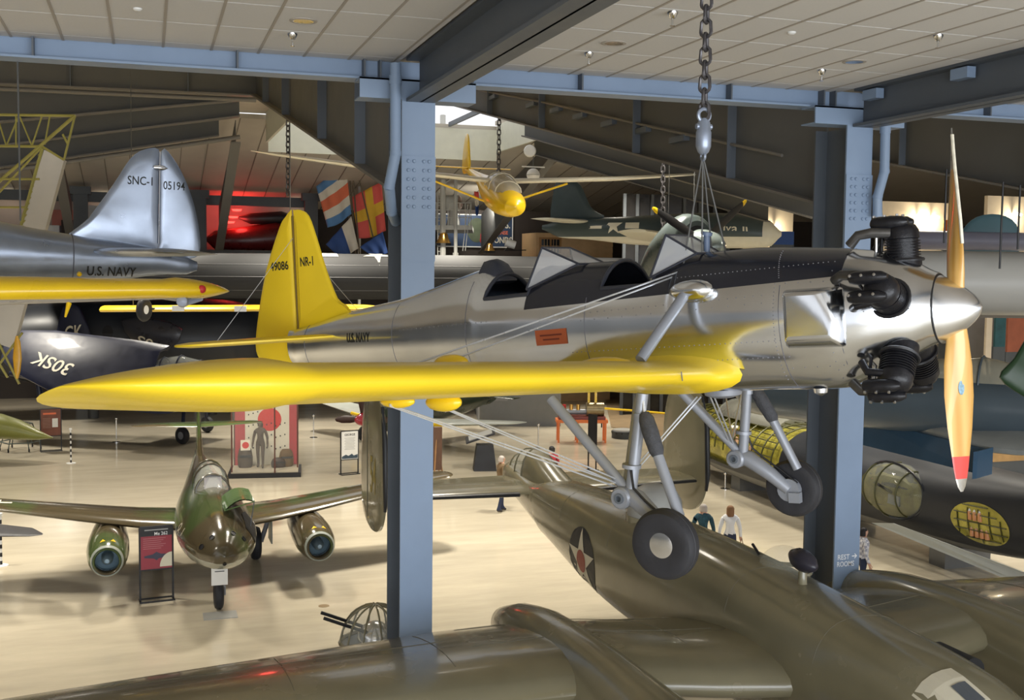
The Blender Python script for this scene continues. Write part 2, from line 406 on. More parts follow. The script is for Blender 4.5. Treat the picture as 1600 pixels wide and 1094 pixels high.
boltg = G().lathe([(.026, 0), (.026, .016), (.018, .024), (.001, .024)], (0, 0, 0), (0, -1, 0), 8); bolt0 = None
def column(x, label, text_=None, back_dx=0):
    global bolt0
    t = thing('steel_column', label, 'column', (x, 15.3, 0)); h = .236
    G().bb(-h, h, 0, .035, 0, 9.77).obj('front_flange', BLUE, t, False)
    G().bb(-.02, .02, .035, .87, 0, 9.77).obj('web', DKSTEEL2, t, False)
    G().bb(-h, h, .87, .905, 0, 9.77).obj('rear_flange', DKSTEEL2, t, False)
    sp = G().bb(-h-.005, h+.005, -.022, 0, 7.55, 9.0).obj('splice_plate', BLUE, t, False)
    for i in range(6):
        for dx in (-.145, -.065, .075, .15):
            p = (dx, -.022, 8.93-i*.125)
            if bolt0 is None: bolt0 = boltg.obj('bolt', BLUE, sp); bolt0.location = p
            else: dup(bolt0, sp, p)
    G().bb(-.82, .82, 0, .4, 9.77, 9.79).bb(-.82, .82, .0, .03, 9.79, 10.045).bb(-.82, .82, .0, .4, 10.02, 10.045).obj('cap_beam', BLUE, t, False)
    return t
cl = column(XL, 'blue steel column in front of the flags and bonds poster'); cr = column(XR, 'blue steel column with rest rooms sign behind the nose')
SIGNW = pm('sign_white', (.85, .86, .88), .5, var=0)
text('lettering', 'REST', (-.06, 0, 2.86), (1, 0, 0), (0, 0, 1), .22, .085, SIGNW, cr, None, .003, .01)
text('lettering', 'ROOMS', (-.02, 0, 2.745), (1, 0, 0), (0, 0, 1), .32, .085, SIGNW, cr, None, .003, .01)
poly_mark('arrow_mark', [(-.05, -.009), (.018, -.009), (-.008, -.035), (.006, -.042), (.048, 0), (.006, .042), (-.008, .035), (.018, .009), (-.05, .009)], (.145, 0, 2.865), (1, 0, 0), (0, 0, 1), SIGNW, cr, None, .003, 0)
def downpipe(label, pts, r=.075):
    t = thing('drain_pipe', label, 'pipe', (0, 0, 0)); g = G()
    for a, b in zip(pts[:-1], pts[1:]):
        g.tube([a, b], r, 16); g.tube([b-(b-a).normalized()*.03, b+(b-a).normalized()*.03], r*1.06, 16)
    g.obj('pipe', BLUE, t)
    G().tube([pts[0]+Vector((0, 0, -.16)), pts[0]+Vector((0, 0, -.28))], r*1.12, 16).obj('collar', BLUE, t)
downpipe('blue-grey drain pipe left of the left column', [at(618, 99, Y=15.1), at(618, 240, Y=15.1), at(608, 292, Y=15.2), at(612, 330, Y=15.5), at(618, 345, Y=16.0)])
downpipe('blue-grey drain pipe right of the right column', [at(1384, 180, Y=15.1), at(1382, 268, Y=15.1), at(1371, 308, Y=15.12), at(1371, 336, Y=15.14)])

# ------------------------------------------------------------------ roof frames (rigid girders with sloping bottom flange)
def girder(label, a, b, da, db, wd=.42, stiff=(), mat=None, up=True):
    """a, b: bottom flange ends; da, db: girder depth at either end"""
    mat = mat or DKSTEEL
    a, b = Vector(a), Vector(b); t = thing('roof_girder', label, 'girder', (0, 0, 0)); s = (b-a); s.z = 0; s.normalize(); side = Vector((-s.y, s.x, 0))
    v = [a, b, b+Vector((0, 0, db)), a+Vector((0, 0, da))]
    G().prism([p-side*.015 for p in v], side*.03).obj('web', mat, t, False)
    G().prism([a-side*wd/2, a+side*wd/2, b+side*wd/2, b-side*wd/2], (0, 0, -.05)).obj('bottom_flange', FLANGE, t, False)
    for k in stiff:
        p = a.lerp(b, k); d = da+(db-da)*k
        G().prism([p-side*wd*.48, p-side*wd*.48+Vector((0, 0, d*.7)), p-side*wd*.9+Vector((0, 0, d)), p+side*wd*.9+Vector((0, 0, d)), p+side*wd*.48+Vector((0, 0, d*.7)), p+side*wd*.48], s*.03).obj('stiffener', DKSTEEL2, t, False)
    return t
YR, ZR = 39.4, 13.25
for x, lb in ((XL, 'tapered roof girder rising behind the left column'), (XR, 'tapered roof girder rising behind the right column'), (17.9, 'roof girder beyond the right column, nearest right edge'), (25.1, 'roof girder far right behind hanging cables'), (32.3, 'distant roof girder over the siding hut')):
    girder(lb, (x, 16.2, 8.62), (x, YR, ZR), 3.9, .75, stiff=(.13, .32, .6, .82))
# far side slopes
for x, lb in ((-3.6, 'far roof girder sloping down behind the silver tail'), (XL, 'far roof girder leg above the yellow fin'), (17.9, 'far roof girder right of the glider')):
    girder(lb, (x, 49, 12.6), (x, 60.8, 8.2), .9, 2.2)
girder('level ridge girder crossing the upper left', at(-60, 128, Y=YR), at(402, 149, Y=YR), 1.7, 1.5, stiff=(.35, .75))
girder('second roof girder under the ridge at upper left', at(-80, 197, Y=41), at(402, 153, Y=41), 2.2, 1.6)
girder('third roof girder stepping back at upper left', at(-80, 236, Y=43.5), at(374, 181, Y=43.5), 2.2, 1.2)
girder('lowest roof girder stepping back at upper left', at(-80, 272, Y=46), at(342, 211, Y=46), 2.0, 1.6)
for px0, py0, px1, py1, Y0, lb in [(-40, 136, 400, 156, 40.2, 'upper'), (0, 268, 375, 214, 45.5, 'lower')]:
    tag(G().tube([at(px0, py0, Y=Y0), at(px1, py1, Y=Y0)], .09, 10).obj('sprinkler_pipe', FLANGE), lb+' fire main pipe hung under the left girders', 'pipe', 'fire main pipes')
girder('hip girder descending from skylight to the right', at(820, 212, Y=42), at(1330, 356, Y=30), 1.6, 1.9)
girder('lower hip girder descending from skylight to the right', at(835, 240, Y=47), at(1200, 345, Y=37), 1.2, 1.2)
# roof sheets
tag(G().prism([(-40, 49.8, 13.7), (60, 49.8, 13.7), (60, 66.4, 10.6), (-40, 66.4, 10.6)], (0, 0, .2)).obj('ceiling', ROOFW, None, False), 'tan far roof slope', None, None, 'structure')
far_roof = bpy.data.objects['ceiling.001']; rs0 = None
for k in range(46):
    if rs0 is None: rs0 = G().prism([(-.02, 49.8, 13.7), (.02, 49.8, 13.7), (.02, 66.4, 10.6), (-.02, 66.4, 10.6)], (0, 0, -.03)).obj('roof_seam', pm('seam_brown', (.25, .22, .18), .8, var=0), far_roof, False); rs0.location = (-18, 0, 0)
    else: dup(rs0, far_roof, (-18+1.15*k, 0, 0))
SK0, SK1, SKY0, SKY1 = 5.0, 15.3, YR+.3, 49.6; ZK = 13.95
tag(G().prism([(-40, 15.9, 12.55), (60, 15.9, 12.55), (60, YR+.2, 14.0), (-40, YR+.2, 14.0)], (0, 0, .2)).obj('ceiling', ROOFW, None, False), 'near roof slope above the tapered girders', None, None, 'structure')
tag(G().bb(-40, SK0, YR, 49.9, ZK, ZK+.2).bb(SK1, 60, YR, 49.9, ZK, ZK+.2).obj('ceiling', ROOFW, None, False), 'flat roof at either side of the skylight', None, None, 'structure')
SKYF = pm('skylight_curb_cream', (.62, .62, .52), .6, var=.05)
sk = tag(G().bb(SK0-.1, SK0, SKY0, SKY1, 12.7, ZK).bb(SK1, SK1+.1, SKY0, SKY1, 12.7, ZK).bb(SK0, SK1, SKY1, SKY1+.1, 12.3, ZK-.25).obj('window_1', SKYF, None, False), 'cream skylight curb', None, None, 'structure')
G().bb(SK0, SK1, SKY0+2.2, SKY0+2.35, ZK-.2, ZK).bb(13, 13.1, SKY0, SKY1, ZK-.2, ZK).obj('window_frame', DKSTEEL2, sk, False)
# walls
tag(G().bb(-40, 70, 66, 66.4, 0, 12).obj('wall_back', WALLD, None, False), 'dark far wall', None, None, 'structure')
tag(G().bb(-40.4, -40, -12, 66, 0, 15).obj('wall_left', WALLG, None, False), 'grey left wall', None, None, 'structure')
tag(G().bb(60, 60.4, -12, 66, 0, 15).obj('wall_right', WALLT, None, False), 'warm right wall', None, None, 'structure')

# conduit clipped to the right-hand girder web
cdt = thing('girder_conduit', 'thin grey conduit with brackets along the right girder', 'conduit', (0, 0, 0)); cpts = [at(px, py, X=XR-.12) for px, py in ((748, 141), (850, 160), (1000, 194), (1100, 216), (1222, 243))]
G().tube(cpts, .03, 8).obj('pipe', FLANGE, cdt)
for px, py in ((770, 147), (830, 158), (868, 166), (905, 175), (950, 186), (1002, 197), (1060, 210)):
    p = at(px, py, X=XR-.1); G().bb(p.x-.05, p.x+.09, p.y-.35, p.y+.35, p.z-.16, p.z-.04).obj('bracket', DKSTEEL2, cdt, False)
# ------------------------------------------------------------------ the hanging silver and yellow trainer
NR_O = at(1491, 485, D=7.08)
NR_B = Matrix(((.58822762, .80653798, -.05903177), (-.80441767, .5910533, .05973455), (.0830691, .01234869, .99646728)))   # columns: forward, left, up
NR_M = Matrix.Translation(NR_O) @ NR_B.to_4x4()
def silver(name, c=(.77, .80, .85), rough=.17):
    m = pm(name, c, rough, 1., var=.10, scale=2.2, rvar=.08, bump=.035, bscale=5)
    return m
SILV = silver('polished_aluminium')
SILVD = zone_mat('polished_aluminium_black_deck', (.77, .80, .85), (.018, .019, .026), [((-.037, 0, 1), .287), ((-1, 0, 0), .60), ((1, 0, 0), -3.03)], rough=.17, metal=1., var=.10, scale=2.2, rvar=.08, bump=.035, bscale=5)
YELF = pm('yellow_fabric', (.78, .55, .015), .38, var=.08, scale=1.2, coat=.15, bump=.03, bscale=2)
GREYP = pm('grey_metal_paint', (.27, .285, .32), .38, .3, var=.06, scale=6)
ENG = pm('engine_black', (.012, .012, .015), .35, .2, var=.3, scale=20, bump=.1)
BOLTM = pm('bare_bolt', (.6, .6, .6), .3, 1., var=.1)
WOOD = pm('propeller_wood', (.62, .33, .08), .3, var=.0, coat=.6)
def wood_grain(m, c0, c1, sc=(14, 14, 1.2)):
    nt = m.node_tree; b = nt.nodes['Principled BSDF']; tc = nt.nodes.new('ShaderNodeTexCoord'); mp = nt.nodes.new('ShaderNodeMapping'); mp.inputs[3].default_value = sc
    wv = nt.nodes.new('ShaderNodeTexWave'); wv.bands_direction = 'X'; wv.inputs['Scale'].default_value = 1.; wv.inputs['Distortion'].default_value = 5; wv.inputs['Detail'].default_value = 3
    mx = nt.nodes.new('ShaderNodeMix'); mx.data_type = 'RGBA'; mx.inputs[6].default_value = (*c0, 1); mx.inputs[7].default_value = (*c1, 1)
    nt.links.new(tc.outputs['Object'], mp.inputs[0]); nt.links.new(mp.outputs[0], wv.inputs['Vector']); nt.links.new(wv.outputs['Fac'], mx.inputs[0]); nt.links.new(mx.outputs[2], b.inputs['Base Color'])
wood_grain(WOOD, (.60, .32, .07), (.74, .45, .14), (5, 5, .7))
def build_trainer():
    t = thing('trainer_aircraft', 'silver trainer plane with yellow wings hanging in front on a chain', 'airplane', mat=NR_M)
    st = [(-.08, .02, .222, .225, .215), (-.27, .02, .315, .335, .315), (-.45, .015, .378, .398, .388), (-.70, 0, .432, .455, .482), (-1.2, 0, .462, .50, .49), (-1.6, 0, .47, .505, .50),
          (-1.94, 0, .47, .50, .50), (-2.36, 0, .465, .50, .495), (-2.8, 0, .455, .505, .485), (-3.02, 0, .45, .495, .478), (-3.46, 0, .42, .475, .455), (-3.6, 0, .41, .535, .445),
          (-4.09, 0, .35, .437, .40), (-4.53, 0, .295, .343, .362), (-5.27, 0, .19, .252, .29), (-5.9, -.02, .10, .16, .205), (-6.03, -.02, .07, .15, .17)]
    g = body_loft(st, 40, sub=4)
    fs = []
    for f in g.f:
        c = sum((g.v[i] for i in f), Vector())/len(f)
        if len(f) == 4 and c.z > .296 and (-2.36 < c.x < -1.94 or -3.46 < c.x < -3.02): continue
        fs.append(f)
    fus = mk('fuselage', g.v, fs, SILVD, t)
    bv = bvh(fus)
    RIM = pm('cockpit_rim', (.03, .033, .045), .35, var=.1); CKP = pm('cockpit_interior', (.02, .035, .03), .7, var=.3, scale=6)
    def sec(x, a):
        r = min(st, key=lambda q: abs(q[0]-x)); return Vector((x, r[2]*cos(a), r[1]+r[3]*sin(a)))
    for x0, x1 in ((-2.36, -1.94), (-3.46, -3.02)):
        A = [R(36+i*9) for i in range(13)]
        loop = [sec(x0, a) for a in A]+[sec(x1, a) for a in A[::-1]]
        G().tube(loop+[loop[0]], .016, 8, cap=False).obj('cockpit_rim', RIM, t)
        h = (x1-x0)/2; n = 20
        G().bb(x0+.01, x1-.01, -.33, .33, -.15, -.13).bb(x0, x0+.01, -.28, .28, -.15, .24).bb(x1-.01, x1, -.28, .28, -.15, .24).bb(x0, x1, -.30, -.29, -.15, .24).bb(x0, x1, .29, .30, -.15, .24).obj('cockpit_tub', CKP, t, False)
        G().bb(x0+.03, x0+.10, -.2, .2, -.1, .30).obj('seat_back', RIM, t, False)
    # headrest fairing
    G().loft([[Vector((x, k*w_*y, z0+(z1-z0)*zz)) for k, y, zz in ((-1, 1, 0), (-1, .9, .5), (-1, .45, .92), (1, 0, 1), (1, .45, .92), (1, .9, .5), (1, 1, 0))] for x, w_, z0, z1 in ((-3.64, .17, .40, .60), (-3.56, .17, .40, .605), (-3.5, .15, .41, .57), (-3.46, .12, .42, .50))]).obj('headrest', RIM, t)
    # windshields
    WSG = pm('windshield_glass', (.80, .82, .86), .08, var=0, alpha=.42)
    for dx, s_ in ((0, 1), (-1.075, 1.12)):
        T = lambda y, z_: Vector((-1.90+dx, y, z_))
        a, b = T(-.2, .645), T(.2, .645); fr = [Vector((-1.665+dx+(.09 if dx else 0), y, .495)) for y in (-.2, .2)]; rr = [Vector((-1.955+dx, y, .345 if not dx else .325)) for y in (-.37, .37)]
        gl = G(); gl.add([a, b, fr[1], fr[0]], [(0, 1, 2, 3)]); gl.add([a, fr[0], rr[0]], [(0, 1, 2)]); gl.add([b, fr[1], rr[1]], [(0, 1, 2)])
        ws = gl.obj('windshield', WSG, t, False)
        gf = G()
        for p, q in ((a, b), (a, fr[0]), (b, fr[1]), (fr[0], fr[1]), (a, rr[0]), (b, rr[1]), (fr[0], rr[0]), (fr[1], rr[1])): gf.tube([p, q], .009, 6)
        gf.obj('windshield_frame', RIM, ws)
    # seams, rivets, screws
    SEAM = pm('seam_dark', (.10, .10, .12), .5, var=0); gs = G()
    for x, a0, a1 in ((-.60, 0, 360), (-.985, 200, 320), (-.985, 150, 200), (-2.47, 150, 250), (-3.62, 120, 250), (-4.5, 120, 250), (-5.75, 100, 260)):
        pts = []
        for i in range(25):
            a = R(a0+(a1-a0)*i/24); h = bv.ray_cast(Vector((x, 2*cos(a), 2*sin(a))), Vector((0, -cos(a), -sin(a))))
            if h[0] is not None: pts.append(h[0])
        if len(pts) > 2: G().tube(pts, .0028, 5).obj('panel_seam', SEAM, t)
    gr = G()
    def rivets(x0, x1, z0, z1, n, r=.0045):
        for i in range(n):
            k = i/(n-1); h = bv.ray_cast(Vector((x0+(x1-x0)*k, -2, z0+(z1-z0)*k)), Vector((0, 1, 0)))
            if h[0] is not None: gr.lathe([(r, 0), (r*.7, .003), (.0005, .004)], h[0], h[1] if h[1].y < 0 else -h[1], 6)
    for a in ((-2.6, -1.1, .12, .17, 26), (-2.5, -1.1, .07, .12, 13), (-2.6, -.95, -.16, -.13, 44), (-2.5, -.95, -.27, -.24, 44), (-1.02, -1.02, -.4, .24, 26), (-.66, -.66, -.4, .36, 14), (-1.0, -1.05, .28, .46, 14), (-1.75, -.7, .33, .36, 34), (-4.4, -3.4, .07, .10, 20), (-.95, -.62, .24, .235, 5), (-.95, -.62, -.32, -.31, 5), (-.45, -.2, .03, .03, 4)):
        rivets(*a)
    tag(gr.obj('rivets', pm('rivet_grey', (.25, .25, .27), .4, .6, var=0), t), None, None, None, 'stuff')
    # oil cooler bulge
    def bx(x0, x1, z0, z1, y): return [Vector((x0, y, z0)), Vector((x1, y, z0)), Vector((x1, y, z1)), Vector((x0, y, z1))]
    rings = []
    for k, y in ((0, -.40), (.25, -.455), (.7, -.50), (1, -.515)):
        x0, x1 = -.95+.03*k, -.555-.17*k; zz0, zz1 = -.19+.07*k, .20-.03*k
        P = [Vector((x0, y, zz0)), Vector((x1+.10*k, y, zz0)), Vector((x1+.12*k, y, zz0+.10)), Vector((x1, y, zz1)), Vector((x0, y, zz1))]
        rings.append(P)
    cb_ = G().loft(rings).obj('cowl_bulge', SILV, t, ang=30); bvm = cb_.modifiers.new('b', 'BEVEL'); bvm.width = .02; bvm.segments = 3
    # spinner and propeller
    sp = G().lathe([(.222, -.078), (.217, -.065), (.19, -.02), (.158, .03), (.122, .08), (.085, .122), (.05, .150), (.022, .165), (.0005, .17)], (0, 0, .01), (1, 0, 0), 40).obj('spinner', silver('spinner_aluminium', (.82, .84, .88), .22), t)
    G().torus((-.079, 0, .012), (1, 0, 0), .222, .007, 40, 6).obj('spinner_gap', BLACK, sp)
    prop = bpy.data.objects.new('propeller', None); COL.objects.link(prop); prop.parent = t; prop.location = (.015, 0, .01); prop.rotation_euler = (R(-5.2), 0, 0)
    def blade(s_, parts):
        prof = [(.06, .10, .085, 66), (.22, .15, .07, 52), (.36, .20, .05, 42), (.55, .235, .036, 33), (.75, .225, .026, 26), (.88, .195, .02, 22), (.93, .18, .018, 21), (1.0, .16, .015, 19), (1.07, .125, .012, 18), (1.12, .085, .01, 17), (1.15, .03, .008, 17)]
        for nm, i0, i1, mt in parts:
            rings = []
            for r_, c, th, be in prof[i0:i1+1]:
                b = R(be); cd_ = Vector((sin(b), s_*-cos(b), 0)); nn = Vector((cos(b), s_*sin(b), 0)); o_ = Vector((0, 0, s_*r_))
                rings.append([o_+cd_*(c/2*cos(a))+nn*(th/2*sin(a)) for a in [2*pi*j/16 for j in range(16)]])
            G().loft(rings).obj(nm, mt, prop)
    TIPR = pm('propeller_tip_red', (.72, .07, .06), .35, var=.08, coat=.4)
    TIPM = pm('propeller_tip_brass', (.62, .60, .55), .3, .8, var=.25, scale=18)
    blade(1, (('blade', 0, 5, WOOD), ('blade_tip', 5, 10, TIPM)))
    prof_ = [(.40, .205, 40), (.55, .235, 33), (.75, .225, 26), (.88, .195, 22), (1.0, .16, 19), (1.10, .10, 17.5)]
    rings = []
    for r_, c, be in prof_:
        b = R(be); cd_ = Vector((sin(b), -cos(b), 0)); nn = Vector((cos(b), sin(b), 0)); o_ = Vector((0, 0, r_))+cd_*(c/2-.004); rings.append([o_+cd_*(.012*cos(a))+nn*(.011*sin(a)) for a in [2*pi*j/8 for j in range(8)]])
    G().loft(rings).obj('blade_sheath', pm('sheath_pale', (.80, .76, .62), .35, .3, var=.15, scale=25), prop)
    blade(-1, (('blade', 0, 6, WOOD), ('blade_band', 6, 8, TIPR), ('blade_tip', 8, 10, TIPM)))
    poly_mark('maker_decal', disc_pts(.03, 20, .8, 1.5), (.0175, -.0115, -.50), (.545, .84, 0), (0, 0, 1), pm('decal_blue', (.25, .4, .5), .5, var=.3, scale=60), prop, None, .001, 0)
    # engine cylinders
    def cyl(th):
        a = Vector((0, cos(th), sin(th))); tn = Vector((0, -sin(th), cos(th))); X = Vector((1, 0, 0)); b0 = Vector((-.30, 0, 0))
        prof = [(.115, .25), (.115, .34)]
        for i in range(7): prof += [(.112, .35+.018*i), (.112, .357+.018*i), (.098, .359+.018*i), (.098, .366+.018*i)]
        prof += [(.108, .48), (.105, .53), (.085, .565), (.05, .58), (.001, .582)]
        c = G().lathe(prof, b0, a, 22).obj('engine_cylinder', ENG, t)
        for s_ in (-1, 1):
            o_ = b0+a*.585+tn*(.062*s_)+X*(-.055); rings = []
            for k, sc in ((-.125, .35), (-.115, .75), (-.08, 1), (.02, 1), (.08, .85), (.115, .4)):
                rings.append([o_+X*k+tn*(.042*sc*cos(q))+a*(.045*sc*sin(q)) for q in [2*pi*j/12 for j in range(12)]])
            G().loft(rings).obj('rocker_box', ENG, c)
            G().tube([b0+a*.33+X*-.16+tn*(.05*s_), b0+a*.57+X*-.14+tn*(.06*s_)], .011, 8).obj('pushrod', BOLTM if s_ > 0 else ENG, c)
            gb = G()
            for k in (-.1, -.03, .05): gb.lathe([(.010, 0), (.010, .012), (.001, .014)], o_+X*k+a*.042, a, 7)
            tag(gb.obj('bolts', BOLTM, c), kind='stuff')
        tn = tn if tn.z*(1 if sin(th) > .2 else -1) >= -.01 else -tn
        p = [b0+a*.52+X*-.05+tn*.07, b0+a*.53+X*-.16+tn*.10, b0+a*.52+X*-.25+tn*.11, b0+a*.46+X*-.31+tn*.10]
        G().tube(p, [.035, .033, .032, .034], 12).obj('exhaust_stack', pm('exhaust_steel', (.10, .095, .09), .4, .7, var=.3, scale=12), c)
        p = [b0+a*.50+X*-.05-tn*.07, b0+a*.50+X*-.15-tn*.09, b0+a*.42+X*-.20-tn*.08]
        G().tube(p, .026, 10).obj('intake_pipe', ENG, c)
        G().torus(b0+a*.34, a, .122, .012, 24, 6).obj('cowl_collar', BLACK, c)
    for k in range(5): cyl(R(90+72*k))
    # wings
    def wsec(y, s_): return (Vector((-1.42-.075*(y-.45), s_*y, -.352+.0787*(y-.45))), 1.42, .14, 2.0+.75*y)
    for s_ in (-1, 1):
        secs = [(Vector((-1.30, s_*.36, -.355)), 1.75, .17, 2), (Vector((-1.33, s_*.44, -.357)), 1.66, .16, 2), (Vector((-1.39, s_*.52, -.357)), 1.52, .145, 2)]+[wsec(y, s_) for y in (.62, 1., 1.6, 2.2, 2.8, 3.4, 3.85)]
        le, ch, tk, tw = wsec(3.85, s_)
        secs += rounded_tip(le, ch, tk*1.25, tw, (0, s_, .0787), .90, 11, .45)
        wg = wing(secs, n=14, camber=.025).obj('wing', YELF, t, ang=60)
        wb = bvh(wg)
        G().tube([Vector(wsec(.95, s_)[0])+Vector((.006, 0, .03)), Vector(wsec(.95, s_)[0])+Vector((.01, 0, -.03))], .004, 5).obj('wing_joint', SEAM, wg)
        # root gap line
        # aileron outline on the underside
        for x, y, z, rx, ry, rz in ((-2.0, .98, -.245, .24, .10, .075), (-2.42, 2.08, -.115, .13, .045, .05), (-2.55, 2.02, -.365, .14, .055, .06), (-2.5, 2.5, -.31, .13, .045, .04)):
            rings = []
            for k in range(9):
                a = -pi/2+pi*k/8; rings.append([Vector((x+rx*sin(a), s_*y+ry*max(cos(a), .03)*cos(q), z+rz*max(cos(a), .03)*sin(q))) for q in [2*pi*j/12 for j in range(12)]])
            G().loft(rings).obj('wire_fairing', YEL, wg)
        strut('wing_strut', (-1.62, s_*.46, .24), (-1.74, s_*.96, -.20), .037, GREYP, t, 14)
        rings = []
        for k in range(9):
            a = -pi/2+pi*k/8; rings.append([Vector((-1.57+.14*sin(a)+(.0 if a > 0 else -.06*abs(sin(a))), s_*(.45+.085*max(cos(a), .03)*cos(q)), .235+.075*max(cos(a), .03)*sin(q))) for q in [2*pi*j/14 for j in range(14)]])
        G().loft(rings).obj('strut_fairing', SILV, t)
        for p, q in (((-1.75, .24, .385), (-2.42, 2.62, -.13)), ((-1.76, .26, .36), (-2.52, 2.02, -.12))):
            strut('flying_wire', (p[0], s_*p[1], p[2]), (q[0], s_*q[1], q[2]), .006, STEELW, t, 6)
        for dz in (0, .03):
            strut('landing_wire', (-2.0, s_*.92, -1.03+dz), (-2.58, s_*2.0, -.40+dz*.3), .0055, STEELW, t, 6)
            strut('landing_wire', (-2.02, s_*.92, -1.05+dz), (-2.52, s_*2.55, -.33+dz*.3), .0055, STEELW, t, 6)
            strut('brace_wire', (-1.78+dz, s_*.10, -.53), (-2.0+dz, s_*.90, -1.05), .0065, STEELW, t, 6)
        # landing gear
        strut('gear_leg', (-1.80, s_*.85, -.43), (-1.91, s_*.90, -1.10), .040, GREYP, t, 14)
        G().tube([(-1.89, s_*.895, -.90), (-1.893, s_*.895, -.925)], .065, 14).obj('leg_collar', GREYP, t)
        G().tube([(-1.82, s_*.86, -.56), (-1.823, s_*.86, -.60)], .048, 14).obj('leg_collar', GREYP, t)
        strut('drag_strut', (-2.52, s_*.88, -.46), (-1.95, s_*.90, -1.06), .036, GREYP, t, 14)
        strut('inner_strut', (-2.15, s_*.30, -.50), (-1.95, s_*.88, -1.06), .030, GREYP, t, 12)
        G().tube([(-1.775, s_*.89, -.56), (-1.755, s_*.90, -.60), (-1.72, s_*.92, -.68), (-1.665, s_*.95, -.80), (-1.655, s_*.955, -.83)], [.034, .052, .056, .05, .036], 14).obj('shock_boot', pm('leather_boot', (.05, .052, .06), .7, var=.3, scale=30, bump=.4), t)
        strut('shock_piston', (-1.66, s_*.95, -.82), (-1.50, s_*1.0, -1.21), .036, GREYP, t, 14)
        strut('shock_link', (-1.79, s_*.87, -.46), (-1.77, s_*.89, -.58), .012, STEELW, t, 8)
        arm = G().tube([(-1.95, s_*.90, -1.10), (-1.86, s_*.91, -1.13), (-1.70, s_*.94, -1.25), (-1.57, s_*.97, -1.37)], [.062, .066, .056, .045], 14).obj('trailing_arm', GREYP, t)
        G().lathe([(.062, -.085), (.075, -.07), (.075, .07), (.062, .085)], (-1.95, s_*.90, -1.12), (0, 1, 0), 18).obj('pivot_boss', GREYP, arm)
        G().lathe([(.035, 0), (.035, .012), (.02, .013), (.02, .0)], (-1.95, s_*.90-.086, -1.12), (0, -1, 0), 12).obj('pivot_nut', DKSTEEL2, arm)
        wh = wheel('wheel', (-1.57, s_*1.08, -1.375), (0, 1, 0), .228, .165, t, TYRE, CHROME, .40, 36)
        G().lathe([(.09, -.03), (.09, .03)], (-1.57, s_*.985, -1.375), (0, 1, 0), 18).obj('brake_drum', GREYP, wh)
        G().bb(-1.56, -1.47, s_*.96-.03, s_*.96+.03, -1.47, -1.39).obj('brake_caliper', GREYP, wh, False)
        G().tube([(-1.88, s_*.93, -.92), (-1.85, s_*.96, -1.05), (-1.76, s_*.97, -1.13), (-1.62, s_*.985, -1.23), (-1.5, s_*.98, -1.32)], .009, 7).obj('brake_hose', BLACK, t)
    # belly fitting
    G().lathe([(.14, 0), (.13, -.04), (.07, -.06), (.001, -.062)], (-1.62, 0, -.485), (0, 0, 1), 20).obj('belly_fitting', GREYP, t)
    G().lathe([(.05, 0), (.045, -.03), (.001, -.055)], (-.86, -.1, -.475), (0, 0, 1), 14).obj('belly_drain', SILV, t)
    # tail
    fin = lens(smooth_closed([(-5.24, 0, .225), (-5.30, 0, .27), (-5.40, 0, .38), (-5.52, 0, .66), (-5.62, 0, .97), (-5.70, 0, 1.17), (-5.80, 0, 1.235), (-5.885, 0, 1.236), (-5.89, 0, 1.2), (-5.905, 0, .7), (-5.92, 0, .15), (-5.9, 0, .11), (-5.6, 0, .16)], 3), .055, (0, 1, 0)).obj('fin', YELF, t)
    rud = lens(smooth_closed([(-5.925, 0, 1.2), (-5.935, 0, 1.236), (-6.0, 0, 1.19), (-6.09, 0, 1.10), (-6.31, 0, .72), (-6.46, 0, .32), (-6.54, 0, .0), (-6.50, 0, -.14), (-6.38, 0, -.22), (-6.2, 0, -.225), (-6.06, 0, -.19), (-6.03, 0, -.1), (-5.96, 0, .15), (-5.945, 0, .7)], 3), .05, (0, 1, 0)).obj('rudder', YELF, t)
    G().tube([(-5.912, 0, 1.19), (-5.935, 0, .13)], .012, 8).obj('rudder_hinge', pm('hinge_brown', (.18, .12, .02), .6, var=.1), t)
    INK = pm('marking_black', (.015, .015, .012), .6, var=0)
    text('lettering', '49086', (-6.11, -.1, .735), (1, 0, 0), (0, 0, 1), .25, .085, INK, t, bvh(rud), .003, .02)
    text('lettering', 'NR-1', (-5.735, -.1, .75), (1, 0, 0), (0, 0, 1), .17, .085, INK, t, bvh(fin), .003, .02)
    text('lettering', 'U.S. NAVY', (-4.95, -.3, .025), (1, 0, 0), (0, 0, 1), .32, .085, INK, t, bv, .003, .035)
    for s_ in (-1, 1):
        lens(smooth_closed([(-5.30, s_*.06, .045), (-5.42, s_*.46, .045), (-5.58, s_*.88, .048), (-5.78, s_*1.16, .05), (-5.98, s_*1.27, .05), (-6.2, s_*1.22, .05), (-6.38, s_*1.0, .048), (-6.42, s_*.6, .045), (-6.38, s_*.12, .045), (-6.2, s_*.06, .045), (-5.8, s_*.06, .045)], 3), .05, (0, 0, 1)).obj('tailplane', YELF, t)
        strut('tail_wire', (-5.91, s_*.02, .98), (-5.9, s_*1.0, .07), .003, STEELW, t, 5)
    # data plate
    PL = pm('data_plate_orange', (.42, .10, .035), .45, var=.1)
    poly_mark('data_plate', rect_pts(.285, .115), (-2.77, -.6, -.04), (1, 0, .03), (-.03, 0, 1), PL, t, bv, .004, 2)
    for i in range(2): poly_mark('plate_line', rect_pts(.20 if i == 0 else .15, .012), (-2.77, -.6, -.025-.032*i), (1, 0, .03), (-.03, 0, 1), pm('plate_ink', (.16, .03, .015), .6, var=0), t, bv, .007, 1)
    G().tube([(-1.685, 0, .49), (-1.678, 0, .63)], .024, 10).tube([(-1.682, 0, .625), (-1.676, 0, .65)], .042, 12).obj('tank_filler_post', pm('post_blue', (.10, .14, .22), .4, var=.1), t)
    # hoist sling
    top = Vector((-1.672, 0, 1.2))
